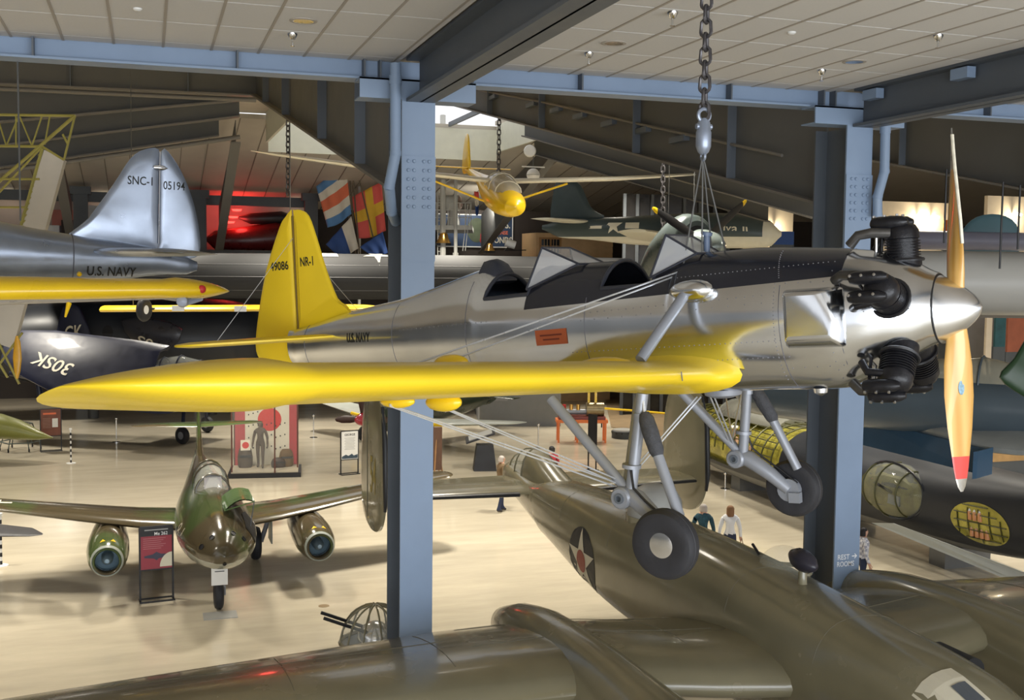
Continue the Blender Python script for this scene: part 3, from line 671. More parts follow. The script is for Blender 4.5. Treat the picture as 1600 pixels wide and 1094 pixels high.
    for q in ((-1.76, -.25, .38), (-1.76, .25, .40), (-1.70, -.05, .49), (-1.62, .2, .46)): strut('sling_cable', top, q, .006, DKSTEEL, t, 6)
    return t
trainer = build_trainer()
def chain(label, top, bot, link, thick, mat, name='hanging_chain'):
    t = thing(name, label, 'chain', top); top = Vector(top); bot = Vector(bot); d = (bot-top); L = d.length; d.normalize(); n = max(1, int(L/(link*.74))); stp = L/n
    base = None; e = d.orthogonal().normalized(); e2 = d.cross(e)
    for i in range(n):
        c = d*(stp*(i+.5)); a = e if i % 2 == 0 else e2; pts = []
        for j in range(12):
            q = 2*pi*j/12; pts.append(c+a*(cos(q)*link*.30)+d*(sin(q)*link*.30+(link*.2 if sin(q) >= 0 else -link*.2)))
        G().tube(pts+[pts[0], pts[1]], thick, 6, cap=False).obj('chain_link', mat, t)
    return t
CHN = pm('chain_steel', (.10, .095, .10), .4, .7, var=.3, scale=20)
hk = NR_M @ Vector((-1.645, 0, 1.46)); hb = NR_M @ Vector((-1.672, 0, 1.16))
chain('heavy steel chain holding the silver trainer', hk+Vector((0, 0, ZC-hk.z)), hk, .125, .0125, CHN)
sw = thing('lifting_swivel', 'grey steel lifting swivel between chain and sling cables', 'shackle', hk)
SWG = pm('swivel_blue_grey', (.28, .32, .40), .35, .5, var=.15, scale=12)
G().lathe([(.02, 0), (.045, -.03), (.05, -.09), (.055, -.10), (.055, -.20), (.04, -.24), (.02, -.26)], seg=16).obj('swivel_body', SWG, sw)
G().torus((0, 0, .02), (0, 1, 0), .045, .014, 16, 8).obj('shackle_bow', SWG, sw)
G().tube([(-.06, 0, -.06), (.06, 0, -.06)], .02, 10).obj('shackle_pin', SWG, sw)
G().torus((0, 0, -.27), (1, 0, 0), .03, .01, 14, 6).obj('eye', SWG, sw)
# ------------------------------------------------------------------ olive twin-tailed bomber on the floor below
OLIVE = pm('olive_drab', (.22, .20, .128), .24, var=.16, scale=.9, coat=.45, bump=.03, bscale=1.6)
BOOT = pm('deicer_boot', (.018, .019, .022), .4, var=.15)
GLS = pm('canopy_plexiglass', (.75, .78, .72), .05, var=0, alpha=.25)
STARBL = pm('insignia_blue', (.02, .022, .03), .5, var=.1); STARRED = pm('insignia_red', (.32, .05, .035), .5, var=.1)
def dome(c, rx, ry, rz, n=16, k=7, full=False, up=(0, 0, 1)):
    rings = []; c = Vector(c)
    for i in range(k+1):
        a = (-pi/2 if full else 0)+(pi if full else pi/2)*i/k; s_ = max(cos(a), .02)
        rings.append([c+Vector((rx*s_*cos(q), ry*s_*sin(q), rz*sin(a))) for q in [2*pi*j/n for j in range(n)]])
    return G().loft(rings)
def build_bomber():
    t = thing('bomber_aircraft', 'large olive drab twin-tailed bomber parked in the foreground below', 'airplane', mat=pose((7.77, 21.8, 0), R(-88.2)))
    st = [(-1.75, 2.95, .10, .12, .15), (-1.5, 2.93, .33, .28, .33), (-.6, 2.88, .42, .28, .42), (.4, 2.8, .52, .32, .50), (1.2, 2.75, .60, .52, .62), (3.8, 2.55, .70, .87, .84), (5.6, 2.52, .72, .94, .93), (7.5, 2.5, .73, .98, 1.0), (10.5, 2.45, .73, .92, .97), (12.4, 2.35, .70, .9, .85), (13.8, 2.15, .55, .62, .6), (14.4, 2.1, .3, .35, .33), (14.6, 2.1, .05, .05, .05)]
    fus = body_loft(st, 32, 2.7, 4).obj('fuselage', OLIVE, t, ang=70); bv = bvh(fus)
    # star insignia on the starboard side
    c = (3.75, -1.2, 2.34)
    poly_mark('insignia_disc', disc_pts(.60, 32), c, (1, 0, 0), (0, 0, 1), STARBL, t, bv, .006, 2)
    poly_mark('insignia_star', star_pts(.60), c, (1, 0, 0), (0, 0, 1), CREAMSTAR, t, bv, .012, 2)
    poly_mark('insignia_dot', disc_pts(.20, 24), c, (1, 0, 0), (0, 0, 1), STARRED, t, bv, .018, 1)
    SEAM = pm('olive_seam', (.16, .15, .11), .5, var=0)
    for x in (.9, 2.6, 4.8, 6.8, 8.6, 10.6):
        pts = []
        for i in range(21):
            a = R(20+140*i/20); h = bv.ray_cast(Vector((x, 3*cos(a), 2.6+3*sin(a))), Vector((0, -cos(a), -sin(a))))
            if h[0] is not None: pts.append(h[0])
        G().tube(pts, .005, 5).obj('panel_seam', SEAM, t)
    # tailplane, fins
    for s_ in (-1, 1):
        secs = [((.75, s_*.3, 2.92), 2.1, .11, 0), ((.62, s_*1.2, 2.92), 1.95, .10, 0), ((.45, s_*3.5, 2.92), 1.6, .09, 0)]
        wing([(Vector(a), b, c_, d) for a, b, c_, d in secs], camber=0).obj('tailplane', OLIVE, t)
        wing([(Vector((.775, s_*.75, 2.92)), .30, .30, 0), (Vector((.48, s_*3.4, 2.92)), .26, .26, 0)], camber=0).obj('deicer_boot', BOOT, t)
        o = smooth_closed([(.75, s_*3.5, 3.1), (.68, s_*3.5, 4.1), (.45, s_*3.5, 4.75), (-.2, s_*3.5, 5.0), (-.9, s_*3.5, 4.8), (-1.2, s_*3.5, 4.1), (-1.25, s_*3.5, 3.0), (-1.1, s_*3.5, 2.45), (-.6, s_*3.5, 2.2), (.1, s_*3.5, 2.22), (.55, s_*3.5, 2.5)], 4)
        fin = lens(o, .17, (0, 1, 0), .72).obj('tail_fin', OLIVE, t)
        G().tube([(.72, s_*3.5, 2.75), (.77, s_*3.5, 3.1), (.70, s_*3.5, 4.1), (.47, s_*3.5, 4.75)], [.03, .055, .055, .03], 10).obj('fin_boot', BOOT, fin)
        G().tube([(-.45, s_*3.59, 2.35), (-.5, s_*3.59, 4.75)], .006, 5).obj('rudder_seam', SEAM, fin)
        if s_ < 0: text('fin_lettering', '54', (.05, s_*3.7, 3.35), (1, 0, 0), (0, 0, 1), .5, .75, pm('olive_yellow_ink', (.35, .28, .08), .6, var=.2), fin, bvh(fin), .006, .01, 1)
        # wing
        sec = [((10.4, .35, 2.45), 3.7, .17), ((10.25, .8, 2.42), 3.45, .165), ((10.1, 1.6, 2.46), 3.3, .165), ((9.95, 2.6, 2.55), 3.2, .16), ((9.75, 4.2, 2.50), 3.05, .15), ((9.3, 7.0, 2.42), 2.35, .135), ((8.95, 9.4, 2.36), 1.75, .12)]
        secs = [(Vector((a[0], s_*a[1], a[2])), b, c_, 2.5) for a, b, c_ in sec]
        secs += rounded_tip(secs[-1][0], 1.75, .12, 2.5, (0, s_, 0), .9, 5)
        wg = wing(secs, n=12).obj('wing', OLIVE, t, ang=60); wb = bvh(wg)
        for (xa, ya, xb, yb) in ((7.4, .9, 6.95, 4.0), (8.6, .9, 8.4, 4.2), (7.9, 4.4, 7.6, 9.0), (9.2, 1.6, 6.9, 1.6), (9.0, 4.6, 7.0, 4.6), (8.9, 6.5, 7.2, 6.5)):
            pts = []
            for i in range(13):
                k = i/12; h = wb.ray_cast(Vector((xa+(xb-xa)*k, s_*(ya+(yb-ya)*k), 5)), Vector((0, 0, -1)))
                if h[0] is not None: pts.append(h[0])
            if len(pts) > 3: G().tube(pts, .006, 5).obj('wing_seam', SEAM, wg)
        # nacelle
        y = s_*2.95
        nst = [(5.85, 2.12, .03, .05, .05), (6.1, 2.2, .22, .24, .30), (6.8, 2.25, .34, .44, .5), (7.8, 2.28, .40, .60, .62), (9.4, 2.3, .45, .66, .66), (10.8, 2.28, .52, .66, .66), (11.8, 2.25, .64, .68, .7), (12.4, 2.25, .72, .70, .7), (13.1, 2.25, .70, .70, .68), (13.4, 2.25, .58, .58, .56)]
        g = body_loft(nst, 26, 2.2, 3)
        g.v = [v+Vector((0, y, 0)) for v in g.v]; na = g.obj('engine_nacelle', OLIVE, t, ang=60); nb = bvh(na)
        for a in range(14):
            q = 2*pi*a/14; c0 = Vector((12.2, y+.72*cos(q), 2.25+.71*sin(q)))
            if sin(q) < .3: G().tube([c0, c0+Vector((-.28, .05*cos(q), .05*sin(q)))], [.05, .03], 8).obj('exhaust_stub', GREYP, na)
        for k in range(3):
            q = -pi/2+2*pi*k/3; rr = []
            for r_ in (.15, .7, 1.3, 1.85):
                o_ = Vector((13.75, y+cos(q)*r_, 2.25+sin(q)*r_)); tn = Vector((.5, -sin(q)*.85, cos(q)*.85)); w_ = .16 if r_ < 1.8 else .05
                rr.append([o_+tn*(w_*cos(z))+Vector((.03*sin(z), 0, 0)) for z in [2*pi*j/10 for j in range(10)]])
            G().loft(rr).obj('propeller_blade', BOOT, na)
        G().lathe([(.16, -.3), (.16, .1), (.08, .25), (.001, .3)], (13.7, y, 2.25), (1, 0, 0), 14).obj('propeller_hub', DKSTEEL2, na)
        # main gear
        strut('gear_leg', (9.0, y, 2.1), (8.9, y, .6), .08, GREYP, t); wheel('wheel', (8.9, y+s_*.12, .58), (0, 1, 0), .58, .34, t, TYRE, GREYP, .45)
    strut('nose_leg', (12.9, 0, 1.8), (13.1, 0, .45), .06, GREYP, t); wheel('wheel', (13.1, .05, .42), (0, 1, 0), .42, .26, t, TYRE, GREYP, .45)
    # tail gunner's canopy
    G().loft([ring(x, 2.95, w_, u, .1, 18, 2.2) for x, w_, u in ((-.35, .32, .70), (.0, .33, .70), (.6, .34, .52), (1.2, .33, .36), (1.8, .25, .24))]).obj('tail_fairing', OLIVE, t)
    cg = G().loft([ring(x, 2.95, w_, u, .1, 18, 2.2) for x, w_, u in ((-1.5, .18, .2), (-1.25, .27, .46), (-.9, .31, .62), (-.35, .32, .70))]).obj('tail_canopy', GLS, t)
    for x, w_, u in ((-1.25, .27, .46), (-.8, .315, .64), (-.37, .32, .70)):
        G().tube([p for p in ring(x, 2.95, w_+.005, u+.005, .1, 18, 2.2)[0:10]], .018, 6).obj('canopy_frame', OLIVE, cg)
    # dorsal turret under a grey cover, guns aft
    tu = G().lathe([(.46, -.1), (.46, .12), (.44, .3), (.36, .44), (.2, .53), (.001, .56)], (5.15, 0, 3.38), (0, 0, 1), 26).obj('dorsal_turret', pm('turret_grey', (.33, .33, .31), .5, var=.08), t)
    G().lathe([(.48, -.12), (.48, .05)], (5.15, 0, 3.38), (0, 0, 1), 26).obj('turret_ring', OLIVE, tu)
    for y in (-.14, .14): G().tube([(4.8, y, 3.55), (4.05, y, 3.72)], .028, 8).obj('gun_barrel', BLACK, tu)
    # direction finder housing
    fb = G().lathe([(.001, -.28), (.07, -.24), (.13, -.12), (.145, .0), (.125, .13), (.06, .25), (.001, .28)], (9.35, 0, 3.72), (1, 0, -.12), 18).obj('direction_finder', pm('finder_dark', (.03, .028, .04), .3, var=.1), t)
    G().lathe([(.14, -.03), (.06, .06), (.055, .25)], (9.35, 0, 3.36), (0, 0, 1), 14).obj('finder_mast', OLIVE, fb)
    dm = dome((8.5, .28, 3.33), .36, .36, .36).obj('observation_dome', pm('dome_plexiglass', (.7, .72, .62), .05, var=0, alpha=.15), t)
    G().torus((8.5, .28, 3.34), (0, 0, 1), .36, .03, 24, 6).obj('dome_ring', OLIVE, dm)
    G().tube([(8.15, .1, 3.5), (7.98, .1, 3.6)], .02, 8).obj('gun_barrel', BLACK, dm)
    poly_mark('roof_hatch', rect_pts(.75, .5), (12.55, -.32, 5), (1, 0, 0), (0, 1, 0), CREAMSTAR, t, bv, .012, 2, 3.)
    poly_mark('hatch_window', rect_pts(.3, .18), (12.6, -.22, 5), (1, 0, 0), (0, 1, 0), DKSTEEL2, t, bv, .02, 1, 3.)
    G().tube([(10.9, .86, 2.9), (11.5, .86, 2.9)], .16, 14).obj('gun_pack', BOOT, t)
    return t
bomber = build_bomber()

# ------------------------------------------------------------------ camouflaged twin-jet fighter
def camo(name, c0, c1, scale=.5, **k):
    m = pm(name, c0, var=0, **k); nt = m.node_tree; b = nt.nodes['Principled BSDF']; tc = nt.nodes.new('ShaderNodeTexCoord'); n = nt.nodes.new('ShaderNodeTexNoise'); n.inputs['Scale'].default_value = scale; n.inputs['Detail'].default_value = 1.5
    cr_ = nt.nodes.new('ShaderNodeValToRGB'); cr_.color_ramp.elements[0].position = .50; cr_.color_ramp.elements[1].position = .58; cr_.color_ramp.elements[0].color = (*c0, 1); cr_.color_ramp.elements[1].color = (*c1, 1)
    nt.links.new(tc.outputs['Object'], n.inputs['Vector']); nt.links.new(n.outputs['Fac'], cr_.inputs[0]); nt.links.new(cr_.outputs[0], b.inputs['Base Color']); return m
CAMO = camo('green_brown_camouflage', (.072, .056, .03), (.062, .092, .03), .55, rough=.2, coat=.5)
def build_jet():
    t = thing('jet_fighter', 'green and brown camouflaged twin-engine jet fighter on the floor', 'airplane', mat=pose((1.41, 22.75, 0), R(-89.4)))
    st = [(0, 1.62, .02, .03, .03), (-.12, 1.62, .24, .22, .2), (-.5, 1.62, .50, .45, .38), (-1.2, 1.62, .72, .64, .50), (-2.2, 1.62, .84, .74, .56), (-3.6, 1.62, .86, .76, .60), (-5.2, 1.62, .76, .72, .58), (-7., 1.72, .52, .55, .45), (-8.8, 1.9, .28, .35, .30), (-10.2, 2.05, .10, .18, .15), (-10.5, 2.08, .03, .06, .05)]
    # triangular section: flat wide belly, narrow back
    rows = interp(st, 4); rings = []
    for x, zc, hw, up, dn in rows:
        hw, up, dn = max(hw, .01), max(up, .01), max(dn, .01); rg = []
        for j in range(32):
            a = 2*pi*j/32; s_ = sin(a); y = cos(a)*hw*(1-.30*max(s_, 0)); z = zc+(s_*up if s_ > 0 else -abs(s_)**.8*dn); rg.append(Vector((x, y, z)))
        rings.append(rg)
    fus = G().loft(rings).obj('fuselage', zone_over(camo('camouflage_pale_belly', (.072, .056, .03), (.062, .092, .03), .55, rough=.2, coat=.5), (.28, .29, .24), [((-.08, 0, -1), -1.45)]), t, ang=70); bv = bvh(fus)
    # gun ports and nose camera port
    for y, z, r_ in ((-.22, 1.93, .05), (.2, 1.98, .05), (-.42, 1.74, .055), (.42, 1.82, .055), (0, 1.46, .035)):
        h = bv.ray_cast(Vector((1, y, z)), Vector((-1, 0, 0)))
        if h[0] is not None: G().lathe([(r_, 0), (r_*1.15, .012), (r_, .012), (r_*.9, -.03), (.001, -.03)], h[0]+h[1]*.005, h[1] if h[1].x > 0 else -h[1], 14).obj('gun_port', BLACK, t)
    # open gun-bay door (port side)
    dr = []
    for k in range(7):
        a = k/6; dr.append([Vector((x, .08+.62*a, 2.3+.12*sin(a*pi)+.16*a)) for x in (-1.15, -2.45)])
    v = [p for r_ in dr for p in r_]; v += [p+Vector((0, 0, .025)) for p in v]; f = []
    for k in range(6): f += [(2*k, 2*k+1, 2*k+3, 2*k+2), (14+2*k, 14+2*k+2, 14+2*k+3, 14+2*k+1)]
    f += [(0, 2*6, 14+12, 14), ]; mk('gun_bay_door', v, [q for q in f if len(set(q)) == len(q)], pm('door_green', (.075, .14, .045), .3, var=.1), t)
    poly_mark('gun_bay', [(-.62, -.22), (.5, -.25), (.62, .1), (.1, .28), (-.62, .2)], (-1.7, .9, 2.02), (-1, 0, .1), (0, -.55, .83), BLACK, t, bv, .01, 3, 1.5)
    G().tube([(-1.2, .62, 1.95), (-1.2, .70, 2.48)], .012, 6).obj('door_prop', DKSTEEL2, t)
    # canopy
    cg = G().loft([ring(x, 2.2, w_, u, .1, 18, 2.) for x, w_, u in ((-3.35, .30, .12), (-3.65, .38, .42), (-4.3, .40, .56), (-5.2, .36, .50), (-6.3, .2, .2))]).obj('canopy', GLS, t)
    for x, w_, u in ((-3.65, .385, .43), (-4.3, .405, .57), (-5.1, .37, .52)): G().tube(ring(x, 2.2, w_, u, .1, 18)[0:10], .03, 6).obj('canopy_frame', CAMO, cg)
    mk('windscreen_panel', [(-3.40, -.2, 2.32), (-3.40, .2, 2.32), (-3.66, .19, 2.62), (-3.66, -.19, 2.62)], [(0, 1, 2, 3)], pm('windscreen_sheen', (.62, .62, .68), .1, .5, var=.05), cg, False)
    UNDER = pm('pale_belly_grey', (.30, .33, .30), .4, var=.05)
    for s_ in (-1, 1):
        sec = [((-3.5, .55, 1.42), 2.6, .12), ((-3.75, 1.6, 1.50), 2.3, .12), ((-4.0, 2.4, 1.58), 2.1, .115), ((-4.9, 5.2, 1.90), 1.35, .10), ((-5.1, 5.95, 1.98), 1.1, .09)]
        secs = [(Vector((a[0], s_*a[1], a[2])), b, c, 1) for a, b, c in sec]; secs += rounded_tip(secs[-1][0], 1.1, .09, 1, (0, s_, .1), .3, 4)
        wg = wing(secs).obj('wing', CAMO, t, ang=60); wb = bvh(wg)
        if s_ < 0:
            for dx, dy, w_, h_ in ((0, 0, .62, .12), (0, 0, .12, .62)): poly_mark('wing_cross', rect_pts(w_, h_), (-5.15, s_*4.7, 3), (0, -1, 0), (1, 0, 0), CREAMSTAR, wg, wb, .012 if w_ > h_ else .014, 1, 2.)
        # engine nacelle
        y = s_*2.28; prof = [(.30, -.5), (.245, .0), (.27, .02), (.30, .0), (.345, -.06), (.41, -.35), (.455, -.9), (.45, -1.6), (.40, -2.6), (.31, -3.6), (.24, -4.0), (.001, -4.0)]
        na = G().lathe(prof, (-2.45, y, 1.07), (1, 0, 0), 30, caps=False).obj('engine_nacelle', CAMO, t, ang=60)
        G().lathe([(.242, .0), (.27, -.1), (.295, -.48), (.001, -.48)], (-2.45, y, 1.07), (1, 0, 0), 26, caps=False).obj('intake_duct', pm('intake_blue', (.10, .16, .20), .4, .3, var=.1), na)
        G().lathe([(.13, -.5), (.12, -.2), (.075, -.05), (.05, .0), (.045, -.03), (.001, -.03)], (-2.45, y, 1.07), (1, 0, 0), 20).obj('intake_bullet', pm('bullet_blue', (.22, .30, .36), .35, .3, var=.1), na)
        G().lathe([(.30, 0), (.315, .012), (.345, -.06), (.345, -.065)], (-2.445, y, 1.07), (1, 0, 0), 30, caps=False).obj('intake_lip', UNDER, na)
        nb = bvh(na)
        for ax in (-.09, .13): poly_mark('warning_triangle', [(-.06, -.05), (.06, -.05), (0, .06)], (-2.75, y+ax, 2.5), (0, 1, 0), (-1, 0, 0), YEL, na, nb, .008, 1, 2.)
        G().loft([ring(x, z, w_, .28, .3, 14) for x, z, w_ in ((-2.9, 1.3, .12), (-3.4, 1.36, .3), (-4.6, 1.4, .34), (-5.6, 1.4, .2))]).obj('pylon', CAMO, na) if False else None
        # main wheel
        strut('gear_leg', (-5.7, s_*1.6, 1.4), (-5.85, s_*1.32, .45), .06, GREYP, t); wheel('wheel', (-5.85, s_*1.18, .42), (0, 1, 0), .42, .26, t, TYRE, GREYP, .45)
        G().bb(-6.2, -5.5, s_*1.55-.015, s_*1.55+.015, .45, 1.15).obj('gear_door', UNDER, t, False)
        secs = [(Vector((-9.3, s_*.05, 2.95)), 1.05, .09, 0), (Vector((-9.6, s_*1.3, 2.95)), .65, .09, 0)]; secs += rounded_tip(secs[-1][0], .65, .09, 0, (0, s_, 0), .5, 4)
        wing(secs, camber=0).obj('tailplane', CAMO, t)
    wing([(Vector((-8.4, 0, 2.1)), 2.0, .09, 0), (Vector((-9.2, 0, 3.0)), 1.4, .08, 0), (Vector((-9.7, 0, 3.75)), .7, .07, 0)], nrm=(0, 1, 0), camber=0).obj('fin', CAMO, t)
    # nose leg
    ng = strut('nose_leg', (-1.75, 0, 1.2), (-1.85, 0, .45), .05, GREYP, t)
    G().bb(-1.58, -1.55, -.17, .17, .62, 1.2).obj('leg_door', WHITE, ng, False)
    poly_mark('door_mark', rect_pts(.2, .02), (-1.545, 0, .92), (0, 1, 0), (0, 0, 1), DKSTEEL, ng, None, .0, 0)
    G().tube([(-1.83, 0, .55), (-1.86, .13, .5), (-1.9, .13, .3)], .025, 8).obj('fork', GREYP, ng)
    wheel('wheel', (-1.9, 0, .33), (0, 1, 0), .33, .2, t, TYRE, GREYP, .45)
    h = bv.ray_cast(Vector((-1.6, -3, 1.75)), Vector((0, 1, 0)))
    text('lettering', '8 I', (-2.1, -1, 1.75), (1, 0, 0), (0, .25, .97), .62, .34, pm('outline_grey', (.42, .38, .30), .5, var=0), t, bv, .006, -.01, 1)
    return t
jet = build_jet()
# ------------------------------------------------------------------ aircraft farther back
def hd(r_, f_):
    """plan heading angle from a direction given as (image right, away from camera)"""
    v = Vector((cos(YAW), -sin(YAW)))*r_+Vector((sin(YAW), cos(YAW)))*f_; return math.atan2(v.y, v.x)
INK = pm('marking_black', (.015, .015, .012), .6, var=0)
def hang(label, p, top, mat=None, r_=.012, name='hanging_cable', cat='cable', group=None):
    p = Vector(p); return tag(G().tube([p, (p.x, p.y, top)], r_, 6).obj(name, mat or DKSTEEL), label, cat, group)
# --- silver aircraft at left
def build_silver():
    SV = pm('dull_aluminium', (.33, .375, .46), .32, .8, var=.12, scale=3, bump=.05, bscale=6)
    t = thing('naval_trainer_aircraft', 'bare silver plane tail with rounded fin at left', 'airplane', mat=pose(at(247, 397, D=16), hd(-.883, -.469), R(1.5)))
    fus = body_loft([(-.55, -.14, .03, .05, .08), (-.4, -.13, .10, .11, .15), (0, -.08, .19, .16, .22), (.6, -.08, .30, .24, .32), (1.15, -.08, .38, .30, .40), (2.6, -.06, .55, .50, .55), (4.4, -.05, .60, .70, .62), (6.4, 0, .55, .6, .6), (7.0, 0, .4, .4, .4)], 28).obj('fuselage', SV, t); bv = bvh(fus)
    fin = lens(smooth_closed([(1.2, 0, .16), (.95, 0, .45), (.62, 0, .95), (.40, 0, 1.32), (.22, 0, 1.46), (.02, 0, 1.48), (.01, 0, 1.2), (.01, 0, .6), (.01, 0, .05), (.5, 0, .05)], 3), .10, (0, 1, 0), .7).obj('fin', SV, t)
    rud = lens(smooth_closed([(-.02, 0, 1.46), (-.18, 0, 1.38), (-.36, 0, 1.08), (-.50, 0, .7), (-.58, 0, .3), (-.58, 0, .05), (-.45, 0, -.05), (.0, 0, -.05), (.0, 0, .2), (-.0, 0, .7)], 3), .08, (0, 1, 0), .7).obj('rudder', SV, t)
    G().tube([(0, .035, 1.45), (0, .045, .15)], .008, 6).obj('hinge_line', STEELW, t)
    G().lathe([(.001, -.13), (.03, -.08), (.045, .0), (.03, .07), (.001, .09)], (.02, .05, 1.22), (1, 0, 0), 12).obj('tail_light', CHROME, t)
    for s_ in (-1, 1):
        secs = [(Vector((.95, s_*.15, .0)), 1.15, .11, 0), (Vector((.75, s_*1.2, .0)), 1.05, .11, 0), (Vector((.55, s_*2.1, 0)), .9, .11, 0)]; secs += rounded_tip(secs[-1][0], .9, .12, 0, (0, s_, 0), .45, 5); wing(secs, camber=0).obj('tailplane', SV, t)
    text('lettering', 'SNC-1', (.27, .3, 1.02), (-1, 0, 0), (0, 0, 1), .34, .12, INK, t, bvh(fin), .004, .01)
    text('lettering', '05194', (-.20, .3, .98), (-1, 0, 0), (0, 0, 1), .30, .12, INK, t, bvh(rud), .004, .01)
    text('lettering', 'U.S. NAVY', (.66, .8, -.27), (-1, 0, 0), (0, 0, 1), .66, .13, INK, t, bv, .014, .01, 1)
    G().tube([ring(1.17, -.08, .388, .308, .41, 28)[j % 28] for j in range(29)], .006, 5).obj('panel_seam', pm('seam_dark', (.10, .10, .12), .5, var=0), t)
    return t
build_silver()
hang('steel cable hanging above the bare silver plane', at(32, 345, D=14.5), ZC+2)
# --- yellow wing at left with navigation light
def build_yellow_wing():
    tip = at(355, 456, D=13.5); t = thing('trainer_wing', 'thick yellow wing with red tip light below the silver tail', 'wing', mat=pose(tip, hd(.28, -.96), R(3)))
    secs = [(Vector((.45+.04*y, -y, .02-.015*y)), 1.5+.10*y, .14+.02*min(y, 3), 1) for y in (6.5, 5, 3.6, 2.4, 1.3, .75)]; secs += rounded_tip(secs[-1][0], 1.57, .19, 1, (0, 1, 0), .78, 8, .4)
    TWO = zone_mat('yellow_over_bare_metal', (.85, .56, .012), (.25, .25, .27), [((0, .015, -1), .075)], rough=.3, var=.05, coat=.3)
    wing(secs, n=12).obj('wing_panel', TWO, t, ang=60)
    dome((.33, -.30, .02), .05, .05, .05, full=True).obj('tip_light', RED, t)
    G().lathe([(.001, .09), (.06, .05), (.075, -.05), (.05, -.16), (.001, -.18)], (.28, -.52, -.12), (1, -.1, 0), 12).obj('landing_light', pm('light_pod_grey', (.40, .44, .55), .35, .2, var=.05), t)
    G().tube([(.1, -.50, -.13), (-.1, -.3, -.08)], [.05, .03], 8).obj('light_bracket', pm('light_pod_grey', (.40, .44, .55)), t)
    G().lathe([(.001, .05), (.03, .0), (.02, -.08)], (.2, -1.65, .19), (1, 0, 0), 8).obj('filler_cap', YEL, t)
    G().tube([(.35, -1.75, -.15), (.45, -1.78, -.3)], [.03, .012], 8).obj('pitot_tube', YEL, t)
build_yellow_wing()
# --- light yellow plane behind
def build_cub():
    t = thing('light_aircraft', 'yellow high-wing light plane with small wheel behind the yellow fin', 'airplane', mat=pose(at(300, 484, D=29), hd(.10, -.99)))
    secs = [(Vector((.5, y, .02+.012*y)), 1.5, .11, 1) for y in (-2.2, -.5, 2, 4.2)]; secs += rounded_tip(secs[-1][0], 1.5, .11, 1, (0, 1, 0), .8, 5, .4); wing(secs).obj('wing', YEL, t)
    body_loft([(1.5, -.45, .2, .2, .2), (1.2, -.42, .35, .3, .3), (.2, -.3, .38, .4, .5), (-1.2, -.3, .32, .35, .4), (-4.5, -.2, .06, .1, .1)], 20).obj('fuselage', YEL, t) if False else None
    wheel('wheel', (.7, -1.05, .02), (.35, 1, 0), .30, .16, t, TYRE, WHITE, .42)
    strut('wheel_strut', (.6, -1.0, .05), (.2, -.6, .0), .03, BLACK, t)
    for y in (-1.5, 2.5): strut('hanging_wire', (-.1, y, .1), (-.1, y, 14-t.location.z if False else 13.9-t.matrix_world.translation.z), .012, DKSTEEL, t, 5)
    for y in (-.25, 1.3): G().bb(.47, .53, y-.15, y+.15, -.02, .12).obj('wing_patch', WHITE, t, False)
build_cub()
# --- white-winged yellow glider
def build_glider():
    t = thing('glider', 'yellow glider with long white wings hanging nose-down in the hall', 'glider', mat=pose(at(775, 291, D=37), hd(.27, -.96), R(-9), R(-.6)))
    CRW = pm('glider_white', (.72, .69, .58), .4, var=.05)
    body_loft([(2.6, -.42, .05, .06, .06), (2.45, -.42, .33, .28, .28), (1.9, -.38, .50, .42, .42), (.9, -.28, .55, .52, .55), (-.3, -.15, .46, .42, .55), (-2., .05, .2, .2, .25), (-4.6, .2, .05, .1, .1), (-4.9, .2, .02, .05, .05)], 22).obj('fuselage', YEL, t)
    cg = G().loft([ring(x, -.05, w_, u, .1, 16) for x, w_, u in ((1.9, .3, .06), (1.55, .42, .34), (.9, .48, .54), (.1, .45, .52), (-.4, .35, .35))]).obj('canopy', pm('glider_canopy', (.55, .53, .45), .1, var=.1, alpha=.6), t)
    for x, w_, u in ((1.55, .43, .35), (.9, .49, .55), (.2, .46, .53)): G().tube(ring(x, -.05, w_, u, .1, 16)[0:9], .02, 6).obj('canopy_frame', CRW, cg)
    for s_ in (-1, 1):
        a = R(20); F_ = Vector((cos(a), 0, sin(a))); N_ = Vector((-sin(a), 0, cos(a)))
        secs = [(Vector((.6, s_*.3, .22)), 1.35, .13, 7), (Vector((.55, s_*4, .45)), 1.3, .12, 7), (Vector((.2, s_*7.2, .72)), .8, .11, 7), (Vector((.0, s_*7.9, .78)), .25, .08, 7)]; wing(secs).obj('wing', CRW, t)
        strut('wing_strut', (.3, s_*.25, -.55), (.2, s_*2.4, .2), .035, YEL, t)
        wing([(Vector((-3.9, s_*.05, .3)), .8, .08, 5), (Vector((-4.1, s_*1.6, .3)), .5, .08, 5)], camber=0).obj('tailplane', YEL, t)
    lens(smooth_closed([(-3.8, 0, .3), (-4.0, 0, .8), (-4.25, 0, 1.35), (-4.5, 0, 1.5), (-4.75, 0, 1.35), (-4.95, 0, .7), (-4.95, 0, .1), (-4.4, 0, .05)], 3), .1, (0, 1, 0)).obj('fin', YEL, t)
    return t
build_glider()
chain('chain holding the glider tail below the skylight', at(780, 180, D=40), at(779, 272, D=40), .22, .022, CHN)
chain('chain holding the left glider wing', at(450, 180, D=36), at(450, 305, D=36), .22, .022, CHN)
chain('chain hanging at the right glider wing tip', at(1036, 236, D=36), at(1036, 365, D=36), .22, .022, CHN)
